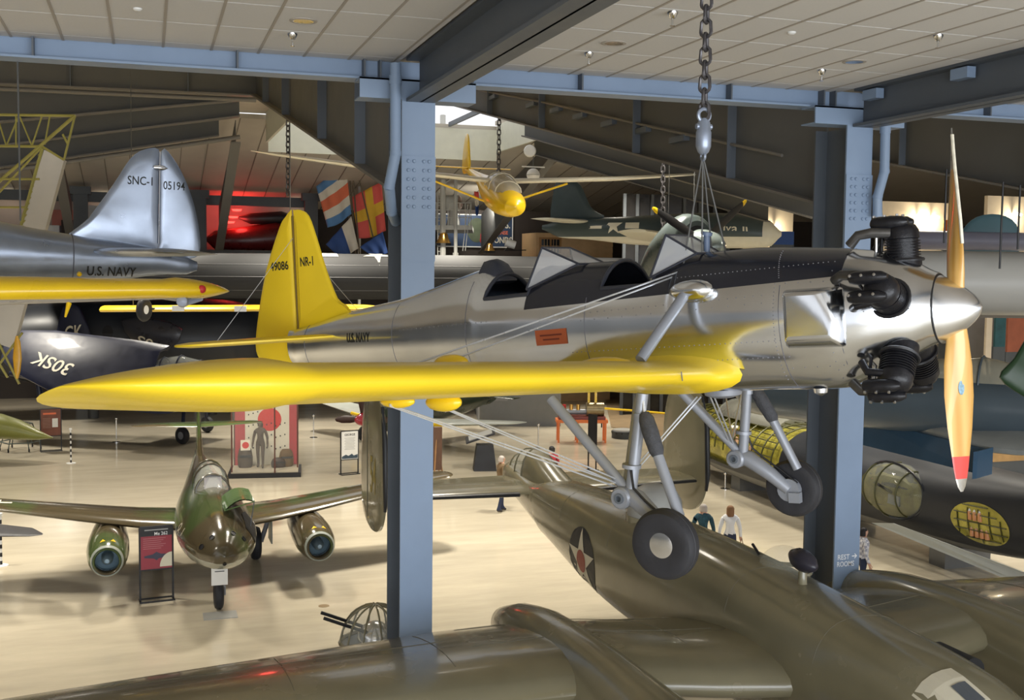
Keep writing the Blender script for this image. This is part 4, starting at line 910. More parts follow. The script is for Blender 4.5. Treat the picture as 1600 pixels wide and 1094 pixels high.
# --- blue and white patrol plane
def build_patrol():
    DB = pm('sea_blue_grey', (.045, .065, .07), .35, var=.1); PW = pm('patrol_white', (.62, .60, .50), .4, var=.05)
    t = thing('patrol_aircraft', 'blue-grey over white patrol plane with star and yellow-tipped propeller', 'airplane', mat=pose(at(900, 357, D=50), hd(.93, -.36)))
    TW = zone_mat('blue_over_white', (.62, .60, .50), (.045, .065, .07), [((0, 0, 1), -.38), ((-1, 0, 0), -8.3)], rough=.35, var=.06)
    fus = body_loft([(-1.6, .05, .05, .1, .1), (-.8, .05, .3, .3, .45), (.6, 0, .5, .45, .5), (2.5, -.08, .65, .6, .62), (5.5, -.1, .75, .75, .72), (7.6, -.15, .7, .72, .7), (8.6, -.25, .45, .5, .5), (9.0, -.25, .1, .1, .1)], 24).obj('fuselage', TW, t); bv = bvh(fus)
    lens(smooth_closed([(1.3, 0, .45), (.7, 0, .9), (.2, 0, 1.9), (-.3, 0, 2.1), (-.95, 0, 2.05), (-1.1, 0, 1.5), (-1.2, 0, .5), (-.8, 0, .3)], 3), .2, (0, 1, 0), .7).obj('fin', DB, t)
    for s_ in (-1, 1):
        wing([(Vector((.7, s_*.3, .3)), 1.9, .1, 0), (Vector((.0, s_*3.2, .3)), 1.0, .09, 0)], camber=0).obj('tailplane', PW, t)
        wing([(Vector((6.2, s_*.6, -.55)), 2.8, .14, 1), (Vector((5.9, s_*4, -.5)), 2.3, .13, 1), (Vector((5.4, s_*8.5, -.4)), 1.1, .12, 1)]).obj('wing', PW, t)
    c = (1.9, -1.5, .1)
    poly_mark('star_mark', star_pts(.42), c, (1, 0, 0), (0, 0, 1), CREAMSTAR, t, bv, .012, 1)
    for dx in (-.85, .85): poly_mark('star_bar', rect_pts(.62, .26), (1.9+dx, -1.5, .1), (1, 0, 0), (0, 0, 1), CREAMSTAR, t, bv, .012, 1)
    text('lettering', 'Elva III', (7.2, -1.8, .12), (1, 0, 0), (0, 0, 1), 1.5, .36, CREAMSTAR, t, bv, .012, .01)
build_patrol()
# --- radial-engined plane in front of it
def build_radial():
    DB = MATS['sea_blue_grey']; CG = pm('cowl_grey_green', (.055, .07, .068), .3, var=.12)
    t = thing('radial_engine_aircraft', 'grey-green round-nosed plane with big yellow-tipped propeller behind the windscreen', 'airplane', mat=pose(at(1085, 378, D=33), hd(.55, -.83)))
    body_loft([(-2.6, -1.3, .2, .15, .2), (-2., -.9, .45, .4, .4), (-1.3, -.35, .7, .6, .6), (-.5, 0, .82, .80, .82), (.0, 0, .78, .78, .78), (.12, 0, .62, .62, .62)], 28).obj('cowling', CG, t)
    G().lathe([(.60, .0), (.3, .05), (.001, .05)], (.1, 0, 0), (1, 0, 0), 24).obj('engine_face', BLACK, t)
    G().lathe([(.52, .25), (.50, .5), (.40, .85), (.22, 1.1), (.001, 1.2)], (0, 0, -.15), (1, 0, 0), 24).obj('spinner_dome', pm('dome_grey_green', (.20, .24, .23), .2, .2, var=.1, coat=.4), t)
    for q in (R(36), R(155), R(270)):
        rr = []
        for r_, w_ in ((.2, .12), (.7, .19), (1.4, .18), (1.95, .12)):
            o_ = Vector((.35, cos(q)*r_, sin(q)*r_)); tn = Vector((.45, -sin(q)*.9, cos(q)*.9)); rr.append([o_+tn*(w_*cos(z))+Vector((.03*sin(z), 0, 0)) for z in [2*pi*j/10 for j in range(10)]])
        bl = G().loft(rr).obj('propeller_blade', BLACK, t); o_ = Vector((.35, cos(q)*1.95, sin(q)*1.95)); tn = Vector((.45, -sin(q)*.9, cos(q)*.9)); e_ = Vector((0, cos(q), sin(q)))
        G().loft([[o_+e_*d+tn*(w_*cos(z))+Vector((.03*sin(z), 0, 0)) for z in [2*pi*j/10 for j in range(10)]] for d, w_ in ((0, .11), (.1, .10), (.18, .05))]).obj('blade_tip', YEL, bl)
    for y in (-.5, .5): strut('hanging_wire', (-.6, y, .6), (-.6, y, 13.45-t.matrix_world.translation.z), .012, DKSTEEL, t, 5)
build_radial()
# --- flying boat with huge dark wing
def build_flying_boat():
    HB = pm('hull_dark', (.022, .025, .032), .4, var=.15, scale=.6); WD = pm('wing_dark_grey', (.04, .04, .04), .85, var=.10, scale=.4)
    p = at(640, 430, Y=54); t = thing('flying_boat', 'dark grey flying boat with enormous wing across the hall', 'airplane', mat=pose((p.x, p.y, 0), R(-90)))
    z = p.z
    secs = [(Vector((1.2, y, z-.1)), 4.6, .48*k, 0) for y, k in ((-17, .55), (-12, .92), (-4, 1), (4, 1), (13, .98), (16, .8), (19, .5))]; wg = wing(secs, n=14, camber=0).obj('wing', WD, t, ang=60); wb = bvh(wg)
    for dz in (.45, -.12, -.75):
        pts = []
        for i in range(25):
            h = wb.ray_cast(Vector((6, -16+32*i/24, z+dz)), Vector((-1, 0, 0)))
            if h[0] is not None: pts.append(h[0])
        if len(pts) > 3: G().tube(pts, .012, 5).obj('wing_seam', pm('seam_light', (.2, .2, .2), .5, var=0), wg)
    poly_mark('star_mark', star_pts(.75), (.3, -1.7, 12), (0, -1, 0), (1, 0, 0), GREYPLANE, wg, wb, .03, 1, 6.)
    poly_mark('star_bar', rect_pts(1.2, .6), (.3, -4.2, 12), (0, -1, 0), (1, 0, 0), GREYPLANE, wg, wb, .03, 1, 6.)
    # hull lies to the left of the visible wing, bow toward the right
    c = at(230, 520, Y=57); hx = c.x-p.x
    st = [(-9, 3.6, .9, .9, .9), (-5, 3.7, 1.7, 1.8, 2.), (0, 3.7, 1.9, 2.1, 2.4), (3.5, 3.7, 1.8, 2.0, 2.3), (5.0, 3.7, 1.5, 1.7, 1.8), (5.6, 3.7, .9, 1.1, 1.1), (5.8, 3.7, .1, .1, .1)]
    g = body_loft(st, 28); g.v = [Vector((-(c.y-p.y)+v.y, (hx+v.x), v.z)) for v in g.v]; hl = g.obj('hull', HB, t); hb = bvh(hl)
    q = at(168, 520, Y=55) - Vector((p.x, p.y, 0)); poly_mark('porthole', disc_pts(.28, 20, .85, 1.2), (5, q.x, q.z), (0, 1, 0), (0, 0, 1), BLACK, t, hb, .02, 1, 8.)
    for s_ in (-2.5, 3.0): strut('beaching_leg', (-3, hx+s_, 1.5), (-3, hx+s_, 0), .25, DKSTEEL, t)
    return t
build_flying_boat()
# --- navy attack plane with folded wings
def build_folded():
    NV = pm('gloss_navy_blue', (.012, .016, .042), .42, var=.15, coat=.1)
    o_ = at(285, 694, Z=0); t = thing('folded_wing_aircraft', 'navy blue carrier plane with folded wings marked 30SK', 'airplane', mat=pose(o_, hd(.96, -.28)))
    def L(px, py, D): return t.matrix_world.inverted() @ at(px, py, D=D)
    fus = body_loft([(-8.5, 2.6, .05, .1, .1), (-6, 2.6, .5, .5, .5), (-2.5, 2.45, .75, .75, .8), (.5, 2.4, .85, .85, .9), (2.4, 2.3, .85, .85, .85), (3.6, 2.3, .8, .8, .8), (3.8, 2.3, .5, .5, .5)], 24).obj('fuselage', NV, t); bv = bvh(fus)
    cg = G().loft([ring(x, 3.05, w_, u, .1, 16) for x, w_, u in ((1.3, .3, .1), (.9, .42, .45), (0, .45, .62), (-.9, .4, .5), (-1.6, .3, .15))]).obj('canopy', GLS, t)
    for x, w_, u in ((.9, .43, .46), (0, .46, .63), (-.8, .41, .52)): G().tube(ring(x, 3.05, w_, u, .1, 16)[0:9], .03, 6).obj('canopy_frame', NV, cg)
    text('lettering', '20', (3.0, -1.5, 2.4), (1, 0, 0), (0, 0, 1), .9, .55, CREAMSTAR, t, bv, .012, .01)
    # near folded wing as a tilted slab
    D0 = 46
    quad = [(2, 562, 46.5), (60, 602, 45.5), (150, 640, 45), (215, 628, 45), (250, 550, 46), (262, 540, 46.5), (150, 525, 47), (35, 517, 47.5)]
    pts = [L(*q) for q in quad]; n_ = (pts[2]-pts[0]).cross(pts[5]-pts[0]).normalized(); n_ = n_ if n_.y < 0 else -n_
    fw = lens(smooth_closed(pts, 2), .3, n_, .86).obj('folded_wing', NV, t); fb = bvh(fw)
    a, b = L(115, 583, 45.8), L(50, 557, 46.3); rt = (b-a).normalized(); upv = n_.cross(rt).normalized(); c = (a+b)/2
    text('lettering', '30SK', c+n_*.2, rt, n_.cross(rt), 1.95, .62, CREAMSTAR, fw, fb, .02, .012)
    pts = [L(*q) for q in [(190, 500, 52), (215, 540, 52), (262, 548, 52), (285, 515, 52), (240, 498, 52)]]
    fw2 = lens(smooth_closed(pts, 2), .25, (0, 1, 0), .86).obj('folded_wing', pm('folded_wing_grey_navy', (.03, .03, .038), .3, var=.2), t)
    text('lettering', '0S', L(227, 535, 51.5), (-1, 0, .25), (-.25, 0, -1), .85, .45, CREAMSTAR, fw2, None, .0, .01)
    fin = lens(smooth_closed([L(*q) for q in [(88, 560, 51), (95, 490, 51), (105, 478, 51), (124, 480, 51), (148, 545, 51), (140, 560, 51)]], 2), .2, (0, 1, 0), .8).obj('fin', NV, t)
    text('lettering', 'CK', L(115, 520, 50.6), (1, 0, .12), (0, 0, 1), .95, .68, CREAMSTAR, fin, None, .0, .012)
    wheel('wheel', (0, 0, .36), (.3, 1, 0), .36, .25, t, TYRE, GREYP, .5); strut('gear_leg', (0, 0, .4), (-.2, .5, 1.8), .08, NV, t)
    wheel('wheel', (-.8, 3.2, .36), (.3, 1, 0), .36, .25, t, TYRE, GREYP, .5); strut('gear_leg', (-.8, 3.2, .4), (-.8, 2.9, 1.8), .08, NV, t)
    wing([(Vector((1.2, -2.4, 1.75)), 3.2, .14, 0), (Vector((1.2, 2.4, 1.75)), 3.2, .14, 0)]).obj('wing_stub', NV, t)
    strut('tail_hook', L(60, 600, 46), L(64, 628, 46), .12, NV, t)
build_folded()
# --- green fighter with red spinner
def build_green():
    GR = pm('dark_green_lacquer', (.025, .04, .025), .3, var=.15, coat=.3); GM = pm('fighter_grey_under', (.36, .38, .34), .4, var=.08)
    hub = at(571, 655, D=45); o_ = Vector((hub.x, hub.y, 0)); t = thing('propeller_fighter', 'dark green fighter with red spinner and yellow wing edges', 'airplane', mat=pose(o_, hd(-.62, -.78)))
    z = hub.z
    fus = body_loft([(.1, z, .1, .1, .1), (-.15, z, .5, .5, .5), (-1.5, z, .62, .62, .65), (-3.5, z+.05, .55, .7, .65), (-6, z+.1, .35, .45, .45), (-8.2, z+.2, .08, .15, .15)], 24).obj('fuselage', GR, t)
    G().lathe([(.30, -.1), (.28, .15), (.18, .42), (.05, .56), (.001, .58)], (0, 0, z), (1, 0, 0), 20).obj('spinner', pm('spinner_red', (.38, .015, .03), .25, var=.08, coat=.5), t)
    BR = pm('blade_brown', (.055, .025, .02), .35, var=.1)
    for k, q in enumerate((R(5), R(95), R(185), R(272))):
        rr = []
        for r_, w_ in ((.25, .10), (.7, .17), (1.2, .17), (1.55, .10), (1.62, .04)):
            o2 = Vector((.12, cos(q)*r_, z+sin(q)*r_)); tn = Vector((.5, -sin(q)*.86, cos(q)*.86)); rr.append([o2+tn*(w_*cos(a))+Vector((.03*sin(a), 0, 0)) for a in [2*pi*j/10 for j in range(10)]])
        G().loft(rr).obj('propeller_blade', BR, t)
    for s_ in (-1, 1):
        secs = [(Vector((-1.6, s_*.5, z-.35)), 2.3, .13, 1), (Vector((-1.75, s_*3, z-.12)), 1.9, .12, 1), (Vector((-2.1, s_*5.4, z+.1)), 1.2, .1, 1)]; secs += rounded_tip(secs[-1][0], 1.2, .1, 1, (0, s_, .08), .6, 4); wing(secs).obj('wing', GM, t)
        G().tube([(-1.58, s_*.6, z-.34), (-1.70, s_*2.6, z-.155)], .075, 8).obj('yellow_edge', YEL, t)
        strut('gear_leg', (-1.9, s_*1.9, z-.3), (-1.75, s_*1.9, .3), .07, BLACK, t); wheel('wheel', (-1.75, s_*1.9, .33), (0, 1, 0), .33, .2, t, TYRE, GREYP, .5)
        wing([(Vector((-7.3, s_*.1, z+.3)), 1., .09, 0), (Vector((-7.5, s_*1.6, z+.3)), .6, .09, 0)], camber=0).obj('tailplane', GR, t)
    lens(smooth_closed([(-6.6, 0, z+.3), (-7.2, 0, z+1.4), (-7.7, 0, z+1.6), (-8.2, 0, z+1.2), (-8.3, 0, z+.2), (-7.5, 0, z-.1)], 3), .12, (0, 1, 0)).obj('fin', GR, t)
    bv = bvh(fus); c = (-4.6, 1.5, z+.1); poly_mark('roundel_edge', disc_pts(.42, 26), c, (-1, 0, 0), (0, 0, 1), WHITE, t, bv, .01, 1); poly_mark('roundel', disc_pts(.36, 26), c, (-1, 0, 0), (0, 0, 1), STARRED, t, bv, .016, 1)
    text('lettering', '61915', (-7.6, .3, z+.55), (-1, 0, 0), (0, 0, 1), .62, .2, YEL, t, None, .0, .01)
    G().loft([ring(x, z+.5, w_, u, .1, 14) for x, w_, u in ((-2.6, .3, .1), (-3., .35, .5), (-4, .33, .5), (-5, .2, .1))]).obj('canopy', GLS, t)
build_green()
# --- cutaway flying-boat hull at right
def build_cutaway():
    HN = pm('hull_navy_black', (.016, .019, .026), .32, var=.2, scale=.7, coat=.2); HG = pm('hull_bottom_grey', (.15, .15, .145), .4, var=.08)
    t = thing('patrol_boat_plane', 'dark navy patrol flying boat hull with cutaway openings at right', 'airplane', mat=pose((19.7, 38.6, 0), R(90)))
    st = [(.0, 1.55, .05, .1, .1), (-.4, 1.55, .5, .55, .6), (-1.5, 1.5, 1.0, .95, .95), (-4, 1.45, 1.4, 1.15, 1.1), (-8, 1.4, 1.5, 1.2, 1.1), (-12, 1.5, 1.45, 1.15, 1.15), (-16, 1.75, 1.1, .9, 1.2), (-19, 2.2, .6, .5, 1.2), (-21, 2.6, .15, .2, .4)]
    g = body_loft(st, 32, 2.3, 4); fs = []; cut = []
    for f in g.f:
        c = sum((g.v[i] for i in f), Vector())/len(f); (cut if (-8.6 < c.x < -.3 and c.z > 1.05 and len(f) == 4) else fs).append(f)
    ZN = zone_mat('navy_over_grey_bottom', (.016, .019, .026), (.15, .15, .145), [((0, 0, -1), -.8)], rough=.5, var=.2, scale=.7)
    hull = mk('hull', g.v, fs, ZN, t); bv = bvh(hull)
    INN = pm('zinc_chromate_green', (.42, .38, .06), .25, .3, var=.35, scale=3, coat=.3); RIB = pm('rib_olive', (.06, .06, .02), .4, .3, var=.2)
    inner = body_loft([(a, b, c*.88, d*.88, e*.92) for a, b, c, d, e in st[1:6]], 32, 2.3, 3).obj('cutaway_interior', INN, t)
    rows = interp(st, 6)
    for i in range(14):
        x = -.5-i*.62; r_ = min(rows, key=lambda q: abs(q[0]-x)); rg = ring(x, r_[1], r_[2], r_[3], r_[4], 32, 2.3)
        G().tube(rg[0:17], .028, 5).obj('hull_frame', RIB, t)
    for j in range(1, 16, 1):
        pts = []
        for i in range(14):
            x = -.5-i*.62; r_ = min(rows, key=lambda q: abs(q[0]-x)); pts.append(ring(x, r_[1], r_[2], r_[3], r_[4], 32, 2.3)[j])
        G().tube(pts, .02, 5).obj('hull_stringer', RIB, t)
    # grey skin left over the cockpit
    G().loft([ring(x, z, w_, u, .1, 20) for x, z, w_, u in ((-3.2, 2.35, .5, .2), (-3.8, 2.4, .8, .5), (-5, 2.45, .95, .62), (-6.6, 2.45, .95, .55), (-7.5, 2.4, .6, .3))]).obj('cockpit_hood', pm('hood_grey', (.22, .22, .19), .3, .2, var=.1), t)
    wd = G().loft([ring(x, z, w_, u, .1, 20) for x, z, w_, u in ((-2.9, 2.3, .4, .1), (-3.2, 2.35, .55, .3), (-3.9, 2.42, .85, .55))]).obj('cockpit_glazing', GLS, t)
    # crew figures behind the frames
    SK = pm('figure_skin', (.55, .33, .22), .6, var=.1)
    for x, z, cap in ((-2.6, 1.7, True), (-5.9, 1.75, True), (-7.0, 1.3, False)):
        fg = G().loft([ring2 for ring2 in [[Vector((x+w_*cos(q), 1.28+.6*w_*sin(q), z+h)) for q in [2*pi*j/12 for j in range(12)]] for h, w_ in ((-.35, .18), (-.2, .2), (.05, .22), (.18, .16), (.22, .07), (.28, .07), (.32, .10), (.42, .11), (.5, .08), (.53, .02))]]).obj('crew_figure', SK, t)
        if cap: G().lathe([(.10, 0), (.13, .03), (.12, .08), (.001, .09)], (x, 1.28, z+.47), (0, 0, 1), 12).obj('sailor_cap', WHITE, fg)
    # blister
    bc = Vector((-14.1, 1.05, 1.75)); br = dome(bc, 1.2, .7, .72, 20, 9, True).obj('gun_blister', pm('blister_glass', (.72, .74, .6), .05, var=0, alpha=.14), t)
    poly_mark('blister_opening', disc_pts(1.15, 28, 1, .58), (bc.x, 3, bc.z), (-1, 0, 0), (0, 0, 1), pm('blister_interior', (.09, .085, .025), .4, .2, var=.5, scale=4), t, bv, .015, 2, 3.)
    for k in (-.5, 0, .5): G().tube([bc+Vector((1.21*sin(k*1.2), .71*cos(k*1.2)*cos(a), .73*cos(k*1.2)*sin(a))) for a in [R(-70+14*i) for i in range(13)]], .022, 6).obj('blister_frame', RIB, br)
    G().tube([bc+Vector((1.21*cos(a), .05+.1*abs(sin(a)), .73*sin(a))) for a in [2*pi*i/28 for i in range(29)]], .035, 6).obj('blister_rim', HN, br)
    G().tube([bc+Vector((.1, -.1, -.2)), bc+Vector((-.35, .85, .25))], .04, 8).obj('gun_barrel', BLACK, br)
    G().bb(bc.x-.4, bc.x+.1, .7, 1.3, bc.z-.35, bc.z-.1).obj('ammo_box', DKSTEEL2, br, False)
    # oval cutaway with bottles
    oc = Vector((-17.0, 3, 1.48)); poly_mark('oval_cutaway', disc_pts(.82, 32, 1, .62), oc, (-1, 0, 0), (0, 0, 1), INN, t, bv, .012, 2, 4.)
    ORB = pm('bottle_orange', (.62, .28, .12), .35, var=.1)
    for k in range(7):
        x = -16.75+(k % 4)*-.14; z = 1.66 if k >= 4 else 1.25
        h = bv.ray_cast(Vector((x, 4, z)), Vector((0, -1, 0)))
        if h[0] is not None:
            b_ = G().lathe([(.05, -.12), (.055, -.1), (.055, .08), (.03, .12), (.001, .12)], h[0], (.1, 0, 1), 10).obj('gas_bottle', ORB, t); G().lathe([(.056, .07), (.04, .11), (.02, .15), (.001, .15)], h[0], (.1, 0, 1), 10).obj('bottle_neck', WHITE, b_)
    gx = G()
    for k in range(5):
        for a, b in ((Vector((-16.4-.3*k, 4, 1.0)), Vector((-16.4-.3*k, 4, 2.0))), (Vector((-16.3, 4, 1.08+.2*k)), Vector((-17.75, 4, 1.12+.2*k)))):
            pts = []
            for i in range(7):
                q = a.lerp(b, i/6)
                if ((q.x+17)/.80)**2+((q.z-1.48)/.5)**2 < 1:
                    h = bv.ray_cast(q, Vector((0, -1, 0)))
                    if h[0] is not None: pts.append(h[0]+Vector((0, .03, 0)))
            if len(pts) > 1: G().tube(pts, .014, 5).obj('cutaway_frame', RIB, t)
    # pale band of the lower hull and cradle
    G().prism([(-13.6, 1.42, .78), (-14.6, 1.5, 1.0), (-19.5, 1.05, .75), (-19.5, 1.05, .42)], (0, .03, 0)).obj('spray_strip', pm('spray_strip_pale', (.38, .42, .44), .4, var=.05), t, False)
    cr_ = G().bb(-10.6, -8.6, -.9, .9, .14, .42).obj('beaching_cradle', HG, t, False)
    for x in (-10.4, -8.8): wheel('cradle_wheel', (x, .8, .08), (0, 1, 0), .08, .05, cr_, TYRE, GREYP, .5, 14)
    G().bb(-5.5, -4.9, -.8, .8, 0, .45).obj('cradle_block', HG, t, False); G().bb(-15.6, -15, -.7, .7, 0, .5).obj('cradle_block', HG, t, False)
build_cutaway()
# --- blue-grey aircraft hung at right
def build_bluegrey():
    BG = pm('blue_grey_top', (.075, .10, .12), .35, var=.18, scale=.8, coat=.2); BL = pm('flap_blue', (.035, .085, .15), .4, var=.08); GU = pm('pale_grey_under', (.24, .25, .24), .4, var=.1)
    t = thing('naval_fighter', 'blue-grey naval plane with rounded canopy behind the propeller', 'airplane', mat=pose(at(1470, 635, D=23), hd(-.80, .60)))
    fus = body_loft([(4.5, .1, .3, .3, .3), (4.2, .1, .6, .6, .6), (2.5, .1, .68, .68, .68), (.0, .05, .62, .68, .62), (-2, .05, .5, .6, .5), (-5, .1, .15, .2, .2)], 26).obj('fuselage', BG, t)
    cg = G().loft([ring(x, .45, w_, u, .1, 16) for x, w_, u in ((.9, .25, .1), (.3, .36, .5), (-.8, .38, .62), (-1.7, .33, .45), (-2.6, .15, .08))]).obj('canopy', pm('canopy_smoke', (.5, .48, .38), .08, .2, var=.05, alpha=.7), t)
    for x, w_, u in ((.3, .37, .51), (-.8, .39, .63)): G().tube(ring(x, .45, w_, u, .1, 16)[0:9], .025, 6).obj('canopy_frame', BG, cg)
    iv = t.matrix_world.inverted(); Q = lambda x, y, D: iv @ at(x, y, D=D)
    wp = [Q(1335, 615, 25.5), Q(1400, 618, 25), Q(1500, 640, 23.5), Q(1620, 668, 22), Q(1660, 705, 21), Q(1548, 703, 21.5), Q(1440, 672, 23), Q(1335, 652, 25)]
    n_ = (wp[3]-wp[0]).cross(wp[5]-wp[0]).normalized(); lens(smooth_closed(wp, 3), .3, n_, .8).obj('wing', GU, t)
    fp = [Q(1335, 648, 25), Q(1545, 702, 21.4), Q(1543, 742, 21.2), Q(1335, 690, 24.8)]; G().prism(fp, _f*.10).obj('flap', BL, t, False)
    G().prism([Q(1545, 700, 21.4), Q(1552, 699, 21.4), Q(1550, 741, 21.2), Q(1543, 742, 21.2)], _f*.5).obj('flap_end', BL, t, False)
build_bluegrey()
tag(lens(smooth_closed([at(1562, 590, D=18), at(1585, 560, D=18), at(1612, 520, D=18), at(1630, 560, D=18), at(1640, 640, D=18), at(1600, 620, D=18)], 3), .12, -_f, .8).obj('propeller_blade_green', pm('blade_green', (.02, .05, .02), .35, var=.1)), 'dark green blade edge at the far right frame edge', 'blade')
# --- grey wing hung at right with cables
def build_grey_wing():
    a = at(1400, 436, D=21); t = thing('hung_wing_aircraft', 'smooth pale grey wing hung behind the propeller hub', 'wing', mat=pose(a, hd(-.02, -1)))
    GW = pm('pale_grey_wing', (.40, .39, .36), .4, var=.06, scale=.6)
    wing([(Vector((.8, y, -.02)), 3.0, .40*k, 3) for y, k in ((-2.6, .9), (0, 1), (5.5, 1))], n=12, camber=0).obj('wing_panel', GW, t, ang=60)
    G().bb(-1.2, -1.0, -2.6, 5.5, -.75, -.6).obj('lower_spar', pm('spar_brown', (.16, .13, .09), .6, var=.1), t, False)
    for px, py in ((1108, 0),): pass
build_grey_wing()
for i, (px, py0, py1) in enumerate([(1475, 265, 380), (1562, 285, 420), (1590, 290, 390)]):
    hang('black lifting cable with hook, '+['left of', 'in front of', 'right of'][i]+' the teal fin', at(px, py1, D=20), at(px, py0, D=20).z, BLACK, .018, group='lifting cables at right')
tl = thing('teal_tail_aircraft', 'plane with rounded teal fin beyond the pale grey wing', 'airplane', mat=pose(at(1545, 390, D=27), hd(-.97, .2)))
TEAL = pm('teal_paint', (.07, .15, .18), .45, var=.08)
lens(smooth_closed([(.75, 0, -.05), (.62, 0, .45), (.3, 0, .78), (-.2, 0, .84), (-.6, 0, .6), (-.68, 0, -.05), (-.3, 0, -.2), (.4, 0, -.2)], 3), .12, (0, 1, 0), .85).obj('fin', TEAL, tl)
G().tube([(-1.5, 0, .18), (2.0, 0, .22), (2.6, 0, .24)], [.22, .24, .15], 14).obj('fuselage', pm('mauve_grey', (.20, .20, .26), .4, var=.06), tl)
# --- lattice airframe at upper left
def build_lattice():
    LT = pm('zinc_yellow_tube', (.30, .26, .06), .4, .2, var=.15); PN = pm('doped_linen', (.46, .41, .33), .6, var=.06)
    D0 = 20; t = thing('lattice_airframe', 'uncovered yellow-green tube airframe with beige wing panel at upper left', 'airframe', at(40, 250, D=D0)); o_ = Vector(t.location)
    P = lambda x, y, d=0: at(x, y, D=D0+d)-o_
    def tb(a, b, r_=.022): G().tube([a, b], r_, 6).obj('frame_tube', LT, t)
    for d in (0, .7):
        tb(P(-30, 179, d), P(117, 181, d), .026); tb(P(-30, 228, d), P(66, 229, d), .026); tb(P(117, 181, d), P(-20, 300, d), .03); tb(P(117, 181, d), P(100, 250, d)); tb(P(66, 229, d), P(100, 250, d)); tb(P(98, 210, d), P(106, 225, d)); tb(P(66, 229, d), P(-10, 310, d), .02)
        zz = [-25, -5, 10, 30, 50, 66]
        for i in range(5): tb(P(zz[i], 180 if i % 2 else 228, d), P(zz[i+1], 228 if i % 2 else 180, d), .016)
        tb(P(25, 181, d), P(25, 228, d), .016); tb(P(78, 181, d), P(70, 226, d), .016)
    for x, y in ((117, 181), (66, 229), (25, 180)): tb(P(x, y), P(x, y, .7), .018)
    tb(P(-20, 280), P(62, 280)); tb(P(-20, 324), P(40, 324)); tb(P(66, 232), P(33, 352), .03)
    a, b, c, d_ = P(69, 234), P(100, 250), P(72, 352), P(40, 352)
    G().prism([P(69, 234), P(100, 250), P(20, 545), P(-25, 530)], _f*.12).obj('wing_panel', PN, t, False)
    for k in range(14): tb(P(66-2.2*k, 236+9*k), P(60-2.2*k, 243+9*k), .012)
    for x, y, x1, y1 in ((-10, 520, 30, 600), (-15, 545, 12, 590), (35, 520, -5, 575)): tb(P(x, y), P(x1, y1), .022)
    rr = []
    for h, w_ in ((525, 2), (535, 5), (560, 7), (580, 5), (592, 1)): rr.append([P(27, h)+Vector((_r.x, _r.y, 0))*(w_*.0115*cos(q))+_f*(.03*sin(q)) for q in [2*pi*j/10 for j in range(10)]])
    G().loft(rr).obj('float_paddle', pm('paddle_amber', (.62, .32, .02), .35, var=.2, scale=6), t)
build_lattice()
# --- wing tips at the left edge
t = thing('green_wing_tip', 'pointed olive green wing tip above a wheeled tube cart', 'wing', at(20, 668, D=42)); o_ = Vector(t.location); P = lambda x, y, d=0: at(x, y, D=42+d)-o_
G().loft([[P(x, y)+Vector((0, 0, h*sin(q)))+_f*(w_*cos(q)) for q in [2*pi*j/16 for j in range(16)]] for x, y, h, w_ in ((-60, 662, .55, .8), (0, 666, .48, .7), (30, 672, .38, .55), (60, 680, .18, .3), (82, 684, .02, .03))]).obj('wing_shell', pm('yellow_olive', (.20, .21, .05), .35, var=.1), t)
c_ = at(32, 703, Z=0); ct = thing('wheeled_cart', 'small tubular cart on castors under the green wing tip', 'cart', c_)
CT = pm('cart_grey_green', (.10, .12, .11), .5, var=.1); pts = [(cos(q)*.75, sin(q)*.75) for q in [2*pi*j/6 for j in range(6)]]
for i, (x, y) in enumerate(pts):
    x1, y1 = pts[(i+1) % 6]; strut('tube', (x, y, .35), (x1, y1, .35), .025, CT, ct, 6); strut('tube', (x*.6, y*.6, 1.05), (x, y, .1), .022, CT, ct, 6); strut('tube', (x*.6, y*.6, 1.05), (x1*.6, y1*.6, 1.05), .022, CT, ct, 6); wheel('castor', (x, y, .07), (1, .3, 0), .07, .05, ct, TYRE, GREYP, .5, 12)
tag(wing([(at(-60, 838, D=24), 1.4, .12, 0), (at(0, 838, D=24), 1.1, .10, 0), (at(45, 838, D=24), .8, .08, 0), (at(66, 836, D=24), .15, .08, 0)], fwd=(0, -1, 0)).obj('dark_wing_tip', pm('charcoal_fabric', (.05, .05, .055), .5, var=.1)), 'dark charcoal wing tip at left edge above floor', 'wing')
# ------------------------------------------------------------------ far gallery, flags, mast, posters
GALW = pm('gallery_wall', (.42, .34, .30), .8, var=.12, scale=.5); SLATE = pm('slate_frame', (.09, .10, .11), .6, var=.08)
LAMPW = pm('downlight_glow', (1, .95, .8), .5, var=0, emis=(1, .9, .7), estr=6.); LAMPR = pm('red_lamp_glow', (1, .05, .03), .5, var=0, emis=(1, .04, .03), estr=5.)
yw = 62.5
def wall_band(name, label, x0, x1, y0, y1, Y, mat, th=.2):
    a, b = at(x0, y0, Y=Y), at(x1, y1, Y=Y); return tag(G().bb(a.x, b.x, Y, Y+th, min(a.z, b.z), max(a.z, b.z)).obj(name, mat, None, False), label, None, None, 'structure')
wall_band('wall_gallery', 'warm wall of the far upper gallery', -60, 492, 300, 400, 65, GALW)
tag(G().bb(-30, at(492, 300, Y=yw).x, yw-.3, yw, at(240, 308, Y=yw).z-.35, at(240, 303, Y=yw).z).obj('trim_1', SLATE, None, False), 'dark edge beam of the far gallery', None, None, 'structure')
for i, (px, py) in enumerate([(12, 306), (160, 312), (465, 317)]):
    tag(G().lathe([(.35, 0), (.3, -.08), (.001, -.1)], at(px, py, Y=64), seg=16).obj('gallery_downlight', LAMPW), 'white glowing gallery downlight '+['at the left edge', 'left of the silver fin', 'beside the yellow fin'][i], 'light', 'far gallery downlights')
